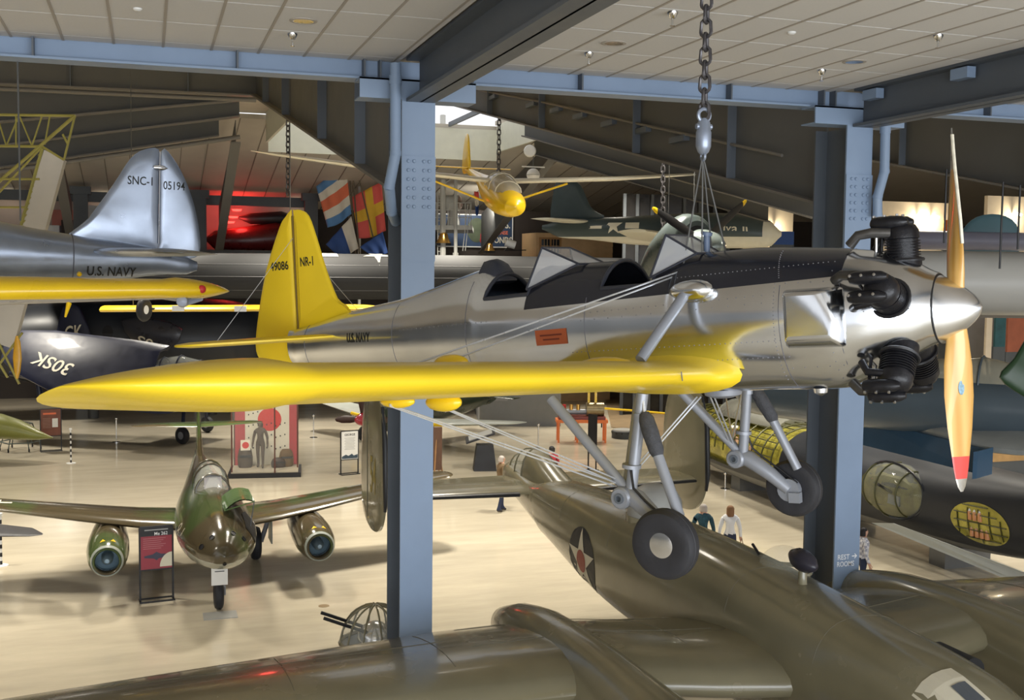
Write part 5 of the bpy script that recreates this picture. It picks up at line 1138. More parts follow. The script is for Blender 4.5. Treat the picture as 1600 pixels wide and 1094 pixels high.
for i, (px, py) in enumerate([(378, 315), (370, 327), (365, 338), (359, 346), (303, 329)]):
    tag(G().lathe([(.28, 0), (.22, -.1), (.001, -.12)], at(px, py, Y=64), seg=14).obj('red_lamp', LAMPR), 'glowing red lamp in the far gallery, '+['topmost in the row', 'second from top in the row', 'third from top in the row', 'lowest of the row', 'right of the silver rudder'][i], 'light', 'red gallery lamps')
l = bpy.data.lights.new('red_gallery_light', 'POINT'); l.energy = 160; l.color = (1, .06, .05); l.shadow_soft_size = .4; o = bpy.data.objects.new('red_gallery_light', l); COL.objects.link(o); o.location = at(375, 345, Y=63.2)
DKRED = pm('dark_red_lacquer', (.10, .012, .012), .3, var=.2)
t = thing('gallery_boat', 'dark red-lit hull exhibit in the far gallery window', 'boat', at(380, 386, Y=63.6)); P = lambda x, y, d=0: at(x, y, Y=63.6+d)-Vector(t.location)
G().loft([[P(x, y)+Vector((0, w_*cos(q), h*sin(q))) for q in [2*pi*j/12 for j in range(12)]] for x, y, h, w_ in ((322, 374, .1, .1), (335, 375, .5, .5), (380, 376, .75, .7), (430, 372, .9, .7), (480, 372, .5, .4))]).obj('hull', DKRED, t); G().bb(-1, 1, -.3, .3, at(240, 389, Y=62).z-t.location.z, .4).obj('cradle', BLACK, t, False); G().loft([[P(x, y)+Vector((0, w_*cos(q), h*sin(q))) for q in [2*pi*j/12 for j in range(12)]] for x, y, h, w_ in ((372, 340, .05, .1), (392, 342, .3, .3), (440, 340, .35, .3), (470, 342, .05, .1))]).obj('float', BLACK, t)
for i, (x0, x1, y0, y1, m) in enumerate([(80, 121, 328, 352, pm('panel_salmon', (.40, .15, .12), .7, var=.1)), (68, 92, 352, 374, WHITE), (96, 114, 344, 380, WALLD), (126, 148, 358, 380, GREYPLANE), (132, 160, 322, 345, GREYPLANE)]):
    a, b = at(x0, y1, Y=64), at(x1, y0, Y=64)
    ex = thing('gallery_cabinet', 'small gallery cabinet left of silver fin, '+['salmon red', 'white cabinet', 'dark recess box', 'pale grey box at bottom', 'pale grey sloping board at top'][i], 'cabinet', ((a.x+b.x)/2, 64.6-.24*i, a.z), 0, 'far gallery cabinets')
    G().bb(-(b.x-a.x)/2, (b.x-a.x)/2, -.1, .1, 0, b.z-a.z).obj('board', m, ex, False); G().bb(-(b.x-a.x)/2+.05, (b.x-a.x)/2-.05, -.08, .08, at(240, 389, Y=62).z-a.z, 0).obj('ledge', SLATE, ex, False)
for i, px in enumerate((127, 312, 486)):
    a = at(px, 385, Y=61.5); tag(G().bb(a.x-.35, a.x+.35, 61.3, 61.7, 0, 11.2).bb(a.x-.5, a.x+.5, 61.2, 61.75, 10.9, 11.3).obj('far_column', SLATE), 'slate far column '+['left of the silver fin', 'just right of the silver rudder', 'between the yellow fin and flags'][i], 'column', 'far slate columns')
zg = at(240, 389, Y=62).z
tag(G().bb(-40, at(492, 390, Y=62).x, 61.6, 66, zg-.4, zg).obj('floor_gallery', SLATE, None, False), 'floor slab of the far gallery', None, None, 'structure')
# flags
def flag(label, corners, D, bands, vertical=False, cross=None, nm='signal_flag'):
    """corners: four pixels tl, tr, br, bl; bands: (fraction, material) list"""
    c = [at(x, y, D=D) for x, y in corners]; o_ = c[0]; nx = ny = 16; v = []; f = []; mi = []; mats = []
    for _, m in bands:
        if m not in mats: mats.append(m)
    if cross and cross not in mats: mats.append(cross)
    for j in range(ny+1):
        for i in range(nx+1):
            a, b = i/nx, j/ny; p = c[0].lerp(c[1], a).lerp(c[3].lerp(c[2], a), b); w_ = sin(a*9+b*4)*.09*b+sin(a*17-b*3)*.04
            v.append(p-o_+_f*w_+Vector((0, 0, -.25*sin(pi*a)*b*.5)))
    for j in range(ny):
        for i in range(nx):
            f.append((j*(nx+1)+i, j*(nx+1)+i+1, (j+1)*(nx+1)+i+1, (j+1)*(nx+1)+i)); k = ((i if vertical else j)+.5)/nx; acc = 0
            for fr, m in bands:
                acc += fr
                if k <= acc+1e-6: break
            if cross and (abs((i+.5)/nx-.55) < .11 or abs((j+.5)/ny-.5) < .11): m = cross
            mi.append(mats.index(m))
    ob = mk(nm, v, f, None, None, True, mats, mi, 0); ob.location = o_; md = ob.modifiers.new('cloth', 'SOLIDIFY'); md.thickness = .01
    return tag(ob, label, 'flag', 'signal flags')
FB = pm('flag_blue', (.12, .27, .52), .8, var=.06); FW = pm('flag_cream', (.80, .74, .62), .8, var=.05); FR = pm('flag_orange_red', (.80, .20, .10), .8, var=.06); FY = pm('flag_yellow', (.82, .50, .05), .8, var=.05); FN = pm('flag_navy', (.04, .09, .28), .8, var=.08); FC = pm('flag_coral', (.80, .13, .11), .8, var=.06)
flag('signal flag with blue, white and red horizontal stripes', [(494, 291), (540, 256), (549, 334), (512, 356)], 59, [(.2, FB), (.2, FW), (.2, FR), (.2, FW), (.2, FB)])
flag('red signal flag with a yellow cross', [(549, 308), (596, 284), (603, 360), (560, 373)], 59.4, [(1., FC)], cross=FY)
flag('blue and white signal flag hanging lowest left', [(509, 382), (549, 338), (560, 388), (528, 400)], 59, [(.62, FN), (.38, FW)], True)
flag('plain navy signal flag under the yellow-cross flag', [(562, 386), (598, 362), (606, 395), (580, 400)], 58.6, [(1., FN)])
flag('small red, white and blue pennant by the mast', [(741, 299), (748, 300), (748, 332), (743, 334)], 59, [(.3, FC), (.3, FW), (.4, FN)])
hl = thing('signal_halyard', 'bundle of ropes and pulleys the signal flags hang from', 'rope', at(546, 395, D=59.3)); b_ = Vector(hl.location)
for x0, x1 in ((541, 548), (544, 556), (548, 562), (551, 590)): G().tube([at(x0, 238, D=59.3)-b_, at(x1, 400, D=59.3)-b_], .04, 6).obj('rope', pm('rope_brown', (.16, .13, .09), .8, var=.2), hl)
sg = thing('signal_light_box', 'white box with red and blue round lamps by the flags', 'lamp box', at(562, 278, D=60.5)); sg.scale = (1.35, 1.35, 1.35); G().bb(-.22, .22, -.15, .15, 0, .8).obj('housing', WHITE, sg, False); strut('pole', (0, .05, 0), (0, .05, -sg.location.z/1.35), .06, pm('mast_white', (.60, .60, .56), .5, var=.06), sg)
for z, m in ((.58, RED), (.22, FN)): G().lathe([(.11, 0), (.1, .04), (.001, .05)], (0, -.15, z), (.3, -1, 0), 14).obj('lamp_lens', m, sg)
# mast with searchlight platform
MW = pm('mast_white', (.60, .60, .56), .5, var=.06); DM = 60
ms = thing('ship_mast', 'pale grey ship mast with pipes and railed platform', 'mast', at(690, 400, D=DM)); b_ = Vector(ms.location); P = lambda x, y, d=0: at(x, y, D=DM+d)-b_
for x in (692, 712): G().tube([P(x, 395), Vector((P(x, 395).x, P(x, 395).y, -b_.z))], .16, 8).obj('mast_foot', MW, ms)
for a, b, r_ in (((692, 180), (692, 400), .16), ((712, 190), (712, 400), .10), ((684, 215), (740, 215), .07), ((684, 228), (790, 226), .09), ((684, 205), (830, 214), .10), ((684, 243), (700, 240), .08), ((684, 262), (705, 225), .06), ((690, 270), (760, 225), .04), ((690, 290), (775, 230), .04), ((684, 258), (745, 262), .05), ((730, 262), (730, 285), .04), ((700, 232), (708, 265), .07)):
    G().tube([P(*a), P(*b)], r_, 8).obj('mast_pipe', MW, ms)
G().prism([P(680, 352), P(738, 352), P(738, 359), P(680, 359)], _f*2.0).obj('platform', MW, ms, False)
for x in range(682, 742, 9): G().tube([P(x, 318), P(x, 354)], .022, 6).obj('rail_post', MW, ms)
for y in (317, 328, 340): G().tube([P(680, y), P(737, y)], .022, 6).obj('rail', MW, ms)
for x in (684, 693): G().tube([P(x, 300), P(x, 400)], .03, 6).obj('ladder_side', MW, ms)
for y in range(305, 395, 8): G().tube([P(684, y), P(693, y)], .02, 6).obj('ladder_rung', MW, ms)
for x in (731, 735): G().tube([P(x, 320), P(x-8, 392)], .02, 6).obj('stay', MW, ms)
sl = thing('searchlight', 'grey searchlight standing on the mast platform', 'searchlight', at(708, 352, D=DM+.6)); sl.scale = (1.4, 1.4, 1.4); s_ = DM/FPX
G().tube([(0, 0, 0), (0, 0, .3), (0, 0, .7)], [.28, .2, .14], 12).obj('pedestal', MW, sl); G().tube([(-.25, .1, .85), (.2, -.15, .85)], .3, 16).obj('drum', MW, sl); G().lathe([(.28, 0), (.22, .06), (.001, .09)], (.2, -.15, .85), (.82, -.57, 0), 16).obj('lens', pm('searchlight_lens', (.45, .32, .26), .15, .4, var=.1), sl)
# poster
pa, pb = at(684, 384, Y=61), at(800, 338, Y=61); pw, ph = pb.x-pa.x, pb.z-pa.z
po = thing('bonds_poster', 'large poster reading buy U.S. defense bonds with globe and roses', 'poster', (pa.x, 61, pa.z)); G().bb(0, pw, -.03, .05, 0, ph).obj('board', pm('poster_navy', (.03, .06, .13), .6, var=.1), po, False)
U = lambda x, y: ((x-684)/116*pw, -.04, (384-y)/46*ph)
G().bb(0, pw, -.05, .05, -.06, 0).bb(0, pw, -.05, .05, ph, ph+.06).bb(pw, pw+.06, -.05, .05, -.06, ph+.06).obj('poster_frame', WHITE, po, False)
for s_, x, y, w_, h_, m in (('buy', 770, 352, 13, 9, FY), ('U.S.', 787, 351, 20, 11, CREAMSTAR), ('DEFENSE', 780, 363, 27, 5.5, FR), ('BONDS', 783, 374, 34, 9.5, CREAMSTAR), ('TO WAR', 697, 362, 30, 5, FR)): text('poster_lettering', s_, U(x, y), (1, 0, 0), (0, 0, 1), w_*pw/116, h_*ph/46, m, po, None, .004, .02)
poly_mark('poster_globe', disc_pts(.55, 26, 1, 1.25), U(744, 360), (1, 0, 0), (0, 0, 1), pm('globe_green', (.07, .09, .05), .6, var=.4, scale=2), po, None, .004, 0)
for i in range(6): poly_mark('poster_rose', disc_pts(.24, 14), U(758+3*sin(i), 342+6.5*i), (1, 0, 0), (0, 0, 1), pm('rose_red', (.32, .02, .03), .6, var=.3, scale=4), po, None, .006+.001*i, 0)
tag(G().bb(pa.x-1, pb.x+4, 61.1, 61.4, 0, pa.z+ph+.3).obj('wall_poster', WALLD, None, False), 'dark partition behind the poster', None, None, 'structure')
for i, (px, py, r_) in enumerate(((693, 372, .42), (765, 384, .3))):
    bt = thing('brass_bell', 'polished brass bell '+['under the mast platform', 'below the bonds poster'][i], 'bell', at(px, py+8, D=60)); G().lathe([(r_, 0), (r_*.9, .06), (r_*.62, r_*.7), (r_*.5, r_*1.2), (r_*.2, r_*1.4), (.001, r_*1.42)], seg=20).obj('bell_body', pm('brass', (.70, .42, .12), .2, .9, var=.1), bt); G().bb(-r_, r_, -.05, .05, -.12, 0).obj('bell_base', BLACK, bt, False)
sp = thing('stage_spotlight', 'white spotlight on a tripod right of the poster', 'spotlight', at(797, 392, D=60)); G().tube([(-.25, 0, .45), (.25, -.1, .3)], .22, 12).obj('lamp_body', WHITE, sp)
for a in (-.3, .3): strut('tripod_leg', (0, 0, .3), (a, .1, 0), .03, BLACK, sp, 6)
strut('crossbar', (-.3, 0, .02), (.9, 0, .05), .03, BLACK, sp, 6)
pl = area_light('poster_fill_light', at(765, 322, Y=58.6), 1.2, 130, (1, .95, .85), (R(60), 0, 0))  # added fill light to brighten the poster; no fixture is modelled for it
# siding hut
ha, hb_ = at(838, 400, Y=58), at(958, 366, Y=58); hw = hb_.x-ha.x; hz = hb_.z
ht = thing('siding_hut', 'tan clapboard hut with paned double window', 'hut', (ha.x, 58, 0)); SID = pm('clapboard_tan', (.66, .44, .23), .7, var=.08)
n = 14; bh = (hz-4.5)/n; bd = None
G().bb(0, hw, .06, 2.5, 0, hz).obj('wall_frame', SID, ht, False)
for i in range(n):
    z = 4.5+i*bh
    if bd is None: bd = G().prism([(0, 0, 0), (0, .05, bh), (0, .06, bh), (0, .06, 0)], (hw, 0, 0)).obj('clapboard', SID, ht, False); bd.location = (0, 0, z)
    else: dup(bd, ht, (0, 0, z))
wx0, wx1 = at(840, 380, Y=58).x-ha.x+.2, at(874, 380, Y=58).x-ha.x; wz0, wz1 = at(857, 395, Y=58).z, at(857, 374, Y=58).z
wf = G().bb(wx0-.1, wx1+.1, -.08, 0, wz1, wz1+.1).bb(wx0-.1, wx0, -.08, 0, wz0, wz1).bb(wx1, wx1+.1, -.08, 0, wz0, wz1).bb((wx0+wx1)/2-.05, (wx0+wx1)/2+.05, -.08, 0, wz0, wz1).obj('window_frame', pm('frame_oak', (.42, .22, .08), .6, var=.1), ht, False)
for k in range(6):
    x = wx0+(wx1-wx0)*(k+.5)/6; w_ = (wx1-wx0)/6-.05
    for z0, z1 in ((wz0, (wz0+wz1)/2-.02), ((wz0+wz1)/2+.02, wz1)): G().bb(x-w_/2, x+w_/2, -.03, -.01, z0, z1).obj('window_pane', pm('pane_dark', (.02, .025, .03), .1, var=.1), wf, False)
# hanging globe
gb = thing('hanging_globe', 'white hanging globe camera right of the glider', 'globe', at(833, 284, D=42)); dome((0, 0, .25), .25, .25, .25, 18, 9, True).obj('globe_shell', WHITE, gb); G().torus((0, 0, .25), (0, 0, 1), .252, .012, 24, 6).obj('globe_band', GREYPLANE, gb); G().bb(-.45, .45, -.03, .03, .53, .57).obj('globe_bar', WHITE, gb, False); G().tube([(0, 0, .5), (0, 0, .95)], .02, 6).obj('globe_stem', DKSTEEL, gb)
tag(G().lathe([(.22, -.1), (.24, 0), (.2, .08), (.001, .1)], at(828, 236, D=43), tuple(-_f), 18).obj('round_speaker', WHITE), 'round white loudspeaker above the hanging globe', 'speaker')
# dark glazed wall at right of the hall
ga = at(975, 400, Y=52); gz0, gz1 = 0, at(1080, 306, Y=52).z; gx1 = at(1192, 400, Y=52).x
gw = tag(G().bb(ga.x, gx1, 52, 52.2, gz0, gz1).obj('window_2', pm('dark_glass_wall', (.018, .016, .014), .15, var=.3), None, False), 'dark glazed partition', None, None, 'structure')
for px in (975, 995, 1018, 1038, 1068, 1092, 1115, 1138, 1160, 1190):
    x = at(px, 350, Y=52).x; G().bb(x-.07, x+.07, 51.9, 52, gz0, gz1).obj('mullion', SLATE, gw, False)
# bright rooms at right
def room(name, label, x0, x1, y0, Y, mat, lamp=None):
    a, b = at(x0, 400, Y=Y), at(x1, y0, Y=Y); tag(G().bb(a.x, b.x, Y, Y+.2, 0, b.z).obj(name, mat, None, False), label, None, None, 'structure')
    if lamp:
        for k, (px, py) in enumerate(lamp):
            p = at(px, py, Y=Y-.35); li = bpy.data.lights.new('wall_washer', 'POINT'); li.energy = 60; li.color = (1, .86, .6); li.shadow_soft_size = .08; oo = bpy.data.objects.new('wall_washer', li); COL.objects.link(oo); oo.location = p+Vector((0, -.1, -.25))
            tag(G().tube([p+Vector((0, .37, 0)), p, p+Vector((0, -.22, -.06))], [.03, .06, .06], 10).obj('track_spot', LAMPW), 'small track spotlight '+label.split()[-1]+[' first', ' second', ' third'][k], 'light', 'track spotlights at right')
room('wall_exhibit_1', 'bright exhibit wall beyond the windscreen', 1163, 1240, 318, 50, WALLT, [(1215, 352)])
room('wall_exhibit_2', 'bright exhibit wall beyond the engine', 1370, 1492, 318, 44, WALLT, [(1440, 336), (1462, 338)])
room('wall_exhibit_3', 'bright exhibit wall beyond the fin', 1540, 1720, 312, 40, WALLT, [(1590, 334)])
for lb, x0, x1, y0, y1, Y, m in (('orange exhibit banner left of the propeller blade', 1474, 1486, 344, 372, 43.5, ORANGE), ('teal map panel below the pale grey wing', 1553, 1571, 490, 542, 34, pm('map_teal', (.03, .11, .13), .6, var=.4, scale=2)), ('rust red map panel at the right frame edge', 1572, 1640, 490, 550, 34, pm('map_rust', (.36, .11, .06), .6, var=.15)), ('cream door post beside the teal panel', 1538, 1550, 485, 560, 34.1, WALLT), ('dark navy display box in the bright exhibit room', 1205, 1240, 362, 382, 48, FN), ('long wooden bench deck at the right edge', 1545, 1660, 702, 722, 33, pm('deck_wood', (.45, .28, .12), .5, var=.15))):
    a, b = at(x0, y1, Y=Y), at(x1, y0, Y=Y); bt = thing('exhibit_board', lb, 'panel', ((a.x+b.x)/2, Y, a.z)); w_ = b.x-a.x; h_ = b.z-a.z
    G().bb(-w_/2, w_/2, -.05, .05, 0, h_).obj('board', m, bt, False); G().bb(-w_/2-.03, w_/2+.03, -.02, .08, -a.z, 0).obj('stand', SLATE if 'post' not in lb else WALLT, bt, False)
tag(G().bb(at(1500, 600, Y=36).x, 60, 36, 36.2, 0, at(1590, 478, Y=36).z).obj('wall_exhibit_4', WALLG, None, False), 'grey exhibit wall behind the canopy', None, None, 'structure')

# ------------------------------------------------------------------ things on the hall floor
def sign_stand(label, px, py, w_, h_, board_z, mat, rz=0, lean=0):
    p = at(px, py, Z=0); t = thing('sign_stand', label, 'sign', p, rz)
    for x in (-w_/2-.02, w_/2+.02): G().bb(x-.02, x+.02, -.02, .02, 0, board_z+h_).obj('leg', BLACK, t, False)
    for y in (-.14, .14): G().bb(-w_/2-.04, w_/2+.04, y-.02, y+.02, 0, .03).obj('foot_bar', BLACK, t, False)
    for x in (-w_/2-.02, w_/2+.02): G().bb(x-.02, x+.02, -.14, .14, 0, .03).obj('foot_bar', BLACK, t, False)
    b = G().bb(-w_/2, w_/2, -.03, .01, board_z, board_z+h_).obj('board', mat, t, False)
    G().bb(-w_/2-.02, w_/2+.02, -.035, .015, board_z+h_, board_z+h_+.03).bb(-w_/2-.02, w_/2+.02, -.035, .015, board_z-.03, board_z).obj('board_frame', BLACK, b, False)
    return t, b
t, b = sign_stand('tall red and black sign reading Me 262 in front of the jet', 245, 938, .66, .93, .72, pm('sign_crimson', (.34, .05, .075), .5, var=.1, scale=2), R(6))
G().bb(-.33, .33, -.036, -.03, 1.46, 1.65).obj('header', BLACK, b, False); text('lettering', 'Me 262', (.10, -.037, 1.51), (1, 0, 0), (0, 0, 1), .28, .075, SIGNW, b, None, .002, .01); G().bb(-.25, .25, -.039, -.036, 1.585, 1.61).obj('text_line', pm('ink_grey', (.4, .4, .4), .5, var=0), b, False)
for k in range(6): G().bb(-.28, .2-.05*(k % 3), -.033, -.03, 1.40-.045*k, 1.412-.045*k).obj('text_line', pm('line_pink', (.5, .2, .22), .5, var=0), b, False)
DKP = pm('print_dark', (.06, .06, .10), .5, var=.2)
poly_mark('printed_plane', [(-.26, -.02), (-.05, -.05), (.0, -.09), (.05, -.05), (.29, -.02), (.29, .04), (.1, .05), (.0, .10), (-.08, .05), (-.26, .02)], (0, -.031, 1.0), (1, 0, 0), (0, 0, 1), DKP, b, None, .002, 0)
poly_mark('printed_disc', [(.33, -.16)]+[(.33-.26*sin(a), -.16+.32*cos(a)) for a in [pi/2*i/8 for i in range(9)]][::-1][0:9], (0, -.031, .92), (1, 0, 0), (0, 0, 1), CREAMSTAR, b, None, .003, 0)
t, b = sign_stand('white sign reading GEORGE beside the green fighter', 546, 741, .62, 1.0, .55, WHITE, R(12)); text('lettering', 'GEORGE', (0, -.031, 1.43), (1, 0, 0), (0, 0, 1), .4, .08, BLACK, b, None, .002, .02)
for k in range(9): G().bb(-.2+.03*(k % 2), .2-.03*(k % 2), -.033, -.03, 1.3-.05*k, 1.315-.05*k).obj('text_line', GREYPLANE, b, False)
poly_mark('printed_landscape', [(-.3, 0), (.3, 0), (.3, .14), (.15, .1), (.08, .17), (-.05, .1), (-.15, .15), (-.3, .08)], (0, -.031, .57), (1, 0, 0), (0, 0, 1), pm('print_slate', (.05, .08, .11), .6, var=.4, scale=8), b, None, .002, 0)
t, b = sign_stand('brown sign with small photo near the wing tip cart', 80, 705, .72, 1.05, .62, pm('sign_brown', (.20, .07, .045), .5, var=.25, scale=3), R(10)); G().bb(-.28, .2, -.033, -.03, 1.46, 1.53).obj('text_line', FR, b, False); G().bb(.05, .26, -.036, -.03, .95, 1.3).obj('photo_print', WHITE, b, False)
for k in range(7): G().bb(-.3, 0, -.033, -.03, 1.3-.06*k, 1.312-.06*k).obj('text_line', pm('line_tan', (.35, .25, .2), .5, var=0), b, False)
t, b = sign_stand('narrow black sign stand near the orange table', 925, 735, .32, 1.3, .75, BLACK, R(-60))
def post(label, px, py, h, striped=False):
    p = at(px, py, Z=0); t = thing('stanchion_post', label, 'stanchion', p, 0, 'stanchions on the hall floor'); G().lathe([(.17, 0), (.17, .015), (.03, .03), (.001, .03)], seg=20).obj('base', WHITE if striped else CHROME, t)
    if striped:
        n = 12
        for k in range(n): G().tube([(0, 0, .02+k*(h-.02)/n), (0, 0, .02+(k+1)*(h-.02)/n)], .03, 10).obj('post_band', WHITE if k % 2 else BLACK, t)
    else: G().tube([(0, 0, .02), (0, 0, h)], .025, 10).obj('post', CHROME, t)
    G().lathe([(.04, 0), (.06, .04), (.05, .08), (.001, .09)], (0, 0, h-.02), seg=14).obj('cap', WHITE if striped else CHROME, t)
post('black and white striped post on the floor left of the jet', 111, 724, 1.25, True); post('black and white striped post at the left frame edge', 2, 884, 1.25, True); post('thin chrome stanchion below the navy plane', 182, 691, .95); post('thin chrome stanchion left of the red spinner', 490, 684, .95); post('thin chrome stanchion right of the display block', 841, 700, .95); post('short chrome stanchion right of the bomber fin', 1133, 764, .5)
# display case
cp = at(415, 740, Z=0); dc = thing('display_case', 'glass display case with red flag backdrop on black plinth', 'display case', cp, R(-8))
G().bb(-1.25, 1.25, -.85, .85, 0, .16).obj('plinth', BLACK, dc, False); CP_ = pm('case_sand', (.45, .40, .30), .8, var=.15); G().bb(-1.15, 1.15, -.75, .75, .16, .2).obj('case_floor', CP_, dc, False)
for x, y in ((-1.12, -.72), (.35, -.78), (1.12, .0), (-1.12, .7), (1.12, .7)): G().bb(x-.025, x+.025, y-.025, y+.025, .16, 2.5).obj('case_post', pm('case_post_brown', (.10, .04, .03), .5, var=.1), dc, False)
bk = G().bb(-1.1, 1.1, .68, .72, .2, 2.5).obj('back_panel', pm('panel_cream', (.72, .68, .55), .7, var=.05), dc, False)
for x0, x1 in ((-1.1, -.75), (.82, 1.1)): G().bb(x0, x1, .66, .68, .2, 2.5).obj('red_banner', pm('banner_red', (.45, .06, .07), .7, var=.1), bk, False)
poly_mark('red_disc', disc_pts(.42, 30), (.12, .675, 1.85), (1, 0, 0), (0, 0, 1), pm('disc_red', (.62, .04, .035), .7, var=.05), bk, None, .0, 0)
for i in range(30): G().bb(-.65+.16*(i % 9)+.01, -.6+.16*(i % 9), .668, .675, .75+.42*(i//9)+.05*(i % 3), .80+.42*(i//9)+.05*(i % 3)).obj('ink_character', BLACK, bk, False)
G().add([(-1.12, -.74, .2), (.35, -.80, .2), (.35, -.80, 2.5), (-1.12, -.74, 2.5)], [(0, 1, 2, 3)]).obj('glass_panel', pm('case_glass', (.9, .95, .95), .02, var=0, alpha=.08), dc, False); G().add([(.35, -.80, .2), (1.12, .0, .2), (1.12, 0, 2.5), (.35, -.80, 2.5)], [(0, 1, 2, 3)]).obj('glass_panel', pm('case_glass', (.9, .95, .95)), dc, False)
# mannequin clothes stand inside
GRD = pm('flight_suit_brown', (.09, .065, .05), .8, var=.2, scale=5)
for lb, x, y, z0, m in (('canvas pack standing right in the display case', .72, .25, .2, pm('canvas_brown', (.16, .10, .05), .8, var=.2)), ('dark leather case on the display case floor', .45, .1, .2, pm('leather_dark', (.05, .03, .025), .5, var=.2)), ('parachute pack standing left in the display case', -.72, .2, .2, GRD)):
    q = dc.matrix_basis @ Vector((x, y, z0)); bp_ = thing('kit_bag', lb, 'bag', q, 0); h_ = {.72: .62, .45: .34, -.72: .75}[x]; G().loft([[Vector((w_*.22*cos(a)*(1.1 if k < 3 else 1), w_*.16*sin(a), h_*hh)) for a in [2*pi*j/14 for j in range(14)]] for k, (hh, w_) in enumerate(((0, .9), (.1, 1.05), (.5, 1.1), (.85, 1), (1, .7)))]).obj('bag_body', m, bp_); G().bb(-.2, .2, -.18, -.15, h_*.5, h_*.62).obj('strap', BLACK, bp_, False)
    if x == -.72: G().bb(-.17, .17, -.17, -.14, h_*.85, h_*1.35).obj('folded_flag', FW, bp_, False); poly_mark('flag_disc', disc_pts(.12, 18), (0, -.172, h_*1.1), (1, 0, 0), (0, 0, 1), MATS['disc_red'], bp_, None, .002, 0)
# rotating table, engine, ramp, block
ta = at(908, 690, Z=0); tt = thing('orange_table', 'low orange steel table carrying an engine', 'table', ta, R(-16)); G().bb(-1.1, 1.1, -.4, .4, .85, .98).obj('tabletop', ORANGE, tt, False)
for x in (-1.0, -.2, 1.0):
    for y in (-.35, .35): G().bb(x-.04, x+.04, y-.04, y+.04, 0, .85).obj('leg', ORANGE, tt, False)
en = thing('display_engine', 'brass and red cylinder engine on the orange table', 'engine', ta+Vector((0, 0, .98)), R(-16)); BRS = MATS['brass']
G().bb(-1.0, 1.0, -.3, .3, 0, .14).obj('engine_bed', pm('bed_red', (.22, .05, .04), .4, var=.2), en, False); G().tube([(.2, 0, .42), (.95, 0, .42)], .3, 16).obj('cylinder_block', pm('tarnished_brass', (.28, .22, .12), .35, .6, var=.3, scale=6), en); G().tube([(-.9, 0, .3), (.2, 0, .3)], .12, 10).obj('crankcase', GREYP, en)
for k in range(3): G().tube([(-.75+.3*k, 0, .3), (-.75+.3*k, 0, .62)], .08, 10).obj('valve_housing', RED if k == 0 else BRS, en)
G().bb(.25, .35, -.05, .05, .6, 1.3).bb(.55, .65, -.05, .05, .6, 1.3).obj('hoist_bar', YEL, en, False)
ga_, gb_ = at(768, 668, Z=0), at(872, 664, Z=0)
sb = thing('grey_kiosk', 'plain grey exhibit block behind the orange table', 'kiosk', ((ga_.x+gb_.x)/2, ga_.y, 0), R(-14)); L_ = (gb_-ga_).length; G().bb(-L_/2-.5, L_/2, 0, 6, 0, 2.6).obj('block', WALLG, sb, False); G().bb(L_/2-.4, L_/2-.25, -.05, 0, 1.0, 1.3).obj('switch_plate', GREYPLANE, sb, False); G().bb(-L_/2+.2, -L_/2+.8, -.04, 0, 1.2, 2.5).obj('inset_panel', pm('inset_grey', (.3, .3, .3), .5, var=.1), sb, False)
rp = [at(955, 668, Z=0), at(1060, 690, Z=0), at(1075, 618, Z=0), at(945, 622, Z=0)]; tag(G().prism(rp, (0, 0, .02)).obj('floor_2', pm('brown_carpet', (.20, .14, .075), .9, var=.15, scale=2), None, False), 'brown carpet area', None, None, 'structure')
rope = [at(940, 668, Z=0)+Vector((0, 0, .9)), at(985, 668, Z=0)+Vector((0, 0, .8)), at(1050, 676, Z=0)+Vector((0, 0, .85))]; rb = thing('rope_barrier', 'yellow barrier rope over brown carpet', 'barrier', (0, 0, 0)); G().tube(rope, .05, 8).obj('rope', YEL, rb)
for q in (rope[0], rope[2]): strut('rope_post', q, (q.x, q.y, 0), .03, BLACK, rb)
dr_ = at(974, 684, Z=0); dm = thing('round_drum', 'low round black drum with bolted pale top', 'drum', dr_); G().lathe([(.52, 0), (.52, .3), (.5, .32), (.001, .32)], seg=26).obj('drum_body', pm('drum_black', (.04, .045, .045), .5, var=.1), dm); G().lathe([(.46, .32), (.44, .37), (.001, .37)], seg=26).obj('drum_lid', GREYPLANE, dm)
for k in range(12): G().bb(-.03, .03, -.015, .015, 0, .1).obj('drum_clip', BLACK, dm, False).matrix_basis = Matrix.Translation((.52*cos(k*pi/6), .52*sin(k*pi/6), .2)) @ Matrix.Rotation(k*pi/6+pi/2, 4, 'Z')
kb = at(757, 734, Z=0); kt = thing('lectern_block', 'tapered black information lectern by the green fighter', 'lectern', kb, R(-12)); G().loft([[Vector((x*w_, y*w_, z)) for x, y in ((-.42, -.35), (.42, -.35), (.42, .35), (-.42, .35))] for z, w_ in ((0, 1), (.95, .72))]).obj('pedestal', BLACK, kt, False); G().prism([(-.7, -.35, 1.0), (.35, -.35, 1.35), (.35, .3, 1.45), (-.7, .3, 1.1)], (0, 0, .06)).obj('reading_panel', BLACK, kt, False); G().prism([(-.6, -.28, 1.06), (.25, -.28, 1.34), (.25, .2, 1.42), (-.6, .2, 1.14)], (0, -.005, .075)).obj('panel_face', GREYPLANE, kt, False)
pn = at(690, 752, Z=0); pt_ = thing('tripod_easel', 'brown easel board right of the left column', 'easel', pn); G().bb(-.35, .0, -.03, .03, .4, 1.9).obj('board', pm('easel_brown', (.10, .05, .03), .6, var=.2), pt_, False); strut('leg', (-.2, 0, 1.5), (.15, .3, 0), .03, pm('easel_wood', (.3, .16, .07), .6, var=.1), pt_); strut('leg', (-.2, 0, 1.5), (-.3, -.1, 0), .03, MATS['easel_wood'], pt_); strut('leg', (-.1, 0, .4), (-.08, -.1, 0), .03, MATS['easel_wood'], pt_)
